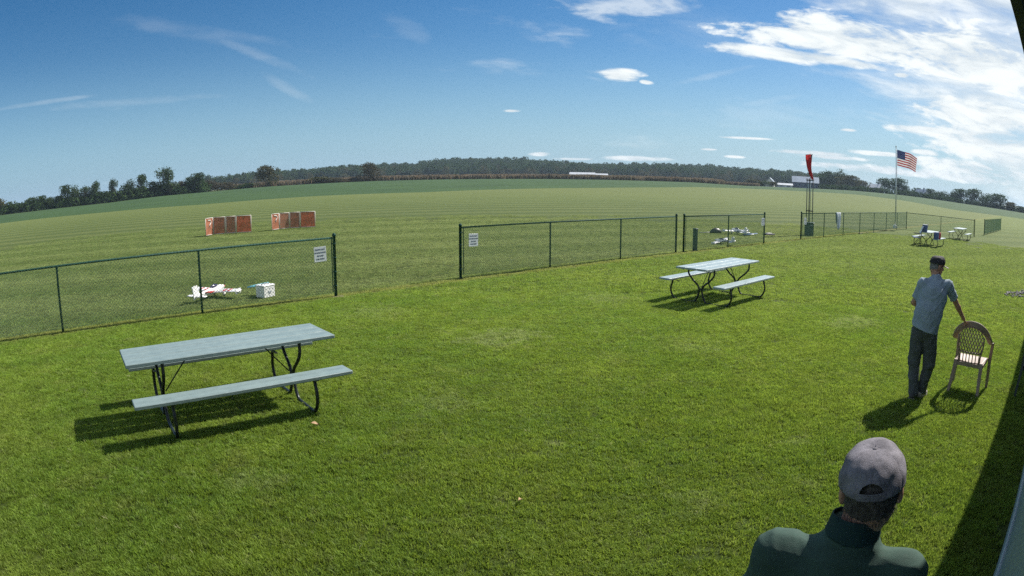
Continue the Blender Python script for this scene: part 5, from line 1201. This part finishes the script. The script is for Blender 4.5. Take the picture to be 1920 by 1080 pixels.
AZ2 = 38.4
J2 = dict(head=(.085, .275, 1.635), neck=(.085, .205, 1.49), chest=(.065, .125, 1.27), waist=(.015, .055, 1.05), pelvis=(-.005, .03, .90), hipL=(-.088, .03, .84), hipR=(.078, .03, .84),
          shL=(-.095, .145, 1.41), shR=(.262, .185, 1.42), elL=(-.200, .165, 1.165), wrL=(-.115, .375, 1.10), elR=(.395, .30, 1.215), wrR=(.535, .40, 1.015),
          kneeL=(-.095, .07, .45), kneeR=(.120, .085, .44), ankL=(-.040, .0, .085), ankR=(.070, .12, .085))
class JD(dict): pass
def with_dirs(J, **kw):
    A = {k: v for k, v in J.items()}; return A, kw
def make(label, loc, az, J, extra, S, cols, cap, seed, polo):
    full = dict(J); D = JDict(full, extra); return person(label, loc, -R(az), D, S, cols, cap, seed, polo)
class JDict:
    """joint table whose iteration only walks the joints, while extras are looked up by name"""
    def __init__(s, j, e): s.j = j; s.e = e
    def __iter__(s): return iter(s.j)
    def __getitem__(s, k): return s.j[k] if k in s.j else s.e[k]
    def get(s, k, d): return s.e.get(k, d)
make('man in a blue grey tee shirt and dark cargo trousers leaning on the tan chair', (4.963, 6.271, 0), AZ2, J2,
     dict(hdR_dir=(.50, .45, -.62), hdR_palm=(.1, .35, -.9), curlR=.55, hdL_dir=(.75, .55, .05), hdL_palm=(.3, -.6, -.2), curlL=.45, hem=(-.0, .03, .875), hemn=(-.24, 0, -1), footL=(.2, 1, 0), footR=(.45, 1, 0)),
     (58, -8, 0), dict(skin=M['skin2'], hair=M['hair_grey'], shirt=M['tee'], trousers=M['trousers'], shoeL=M['shoe'], shoeR=M['shoe_pale']), (M['cap_black'], M['cap_brown'], False), 3, False)
AZ1 = 35.75
J1 = dict(head=(.004, .0, 1.662), neck=(-.020, -.030, 1.515), chest=(-.035, -.045, 1.28), waist=(-.035, -.035, 1.06), pelvis=(-.03, -.02, .92), hipL=(-.12, -.02, .86), hipR=(.06, -.02, .86),
          shL=(-.228, -.045, 1.435), shR=(.172, -.055, 1.442), elL=(-.285, -.07, 1.15), wrL=(-.27, .05, .91), elR=(.235, -.08, 1.15), wrR=(.225, .05, .91),
          kneeL=(-.13, .01, .46), kneeR=(.07, .01, .46), ankL=(-.135, -.03, .085), ankR=(.075, -.03, .085))
make('man in grey cap and dark green polo shirt, cut by the bottom edge', (.961, 1.334, 0), AZ1, J1,
     dict(hdR_dir=(0, .25, -1), hdR_palm=(-1, .1, 0), curlR=.4, hdL_dir=(0, .25, -1), hdL_palm=(1, .1, 0), curlL=.4, hem=(0, 0, .83), hemn=(0, 0, -1), footL=(-.15, 1, 0), footR=(.2, 1, 0)),
     (-3, -2, 8), dict(skin=M['skin'], hair=M['hair_dark'], shirt=M['polo'], trousers=M['trousers'], shoeL=M['shoe'], shoeR=M['shoe']), (M['cap_grey'], M['cap_grey'], True), 9, True)

# ------------------------------------------------------------------ small ground details
b = MB(); g = random.Random(4)
for k in range(150):
    a = g.uniform(0, 6.28); q = g.random()**.5; x, y = math.cos(a)*q*1.1, math.sin(a)*q*.45; s_ = g.uniform(.02, .06)
    m3 = Matrix.Rotation(g.uniform(0, 3), 3, 'Z') @ Matrix.Rotation(g.uniform(-.5, .5), 3, 'X'); b.rbox((x, y, .035+s_*.3), (s_*1.5, s_, s_*.8), s_*.25, rot=m3)
o = b.build('gravel', M['stone'], None, (14.7, 13.35, 0)); o.rotation_euler = (0, 0, R(20)); tag(o, 'small heap of pale stones in the lawn at the right edge', 'gravel', kind='stuff')
def leaf(px, py, s_, rz, label):
    d = ray(px, py); t_ = -CAM_H/d[2]; b = MB()
    b.grid(lambda u, v: ((u-.5)*s_, (v-.5)*s_*.6*math.sin(math.pi*min(.98, max(.02, u))), .010*math.sin(u*4)+.006*math.cos(v*5)), 8, 5)
    o = b.build('fallen_leaf', M['dry_leaf'], None, (d[0]*t_, d[1]*t_, .045)); o.rotation_euler = (.2, .15, rz); tag(o, label, 'leaf')
leaf(591, 802, .09, .3, 'pale dry leaf on the grass just below the nearest picnic table bench')
leaf(976, 946, .06, 1.0, 'tan curled leaf on the open grass low in the middle of the lawn')

# ------------------------------------------------------------------ air: thin haze box round everything
def add_haze(density):
    m = bpy.data.materials.new('air'); m.use_nodes = True; m.node_tree.nodes.clear(); N = NT(m.node_tree)
    v = N.n('ShaderNodeVolumePrincipled'); v.inputs['Color'].default_value = (.62, .80, 1.0, 1); v.inputs['Density'].default_value = density; v.inputs['Anisotropy'].default_value = .2
    out = N.n('ShaderNodeOutputMaterial'); m.node_tree.links.new(v.outputs[0], out.inputs['Volume'])
    b = MB(); b.box((0, 0, 24.5), (13000, 13000, 57)); o = b.build('haze', m); tag(o, kind='stuff'); scene.cycles.volume_bounces = 0
add_haze(.00017)
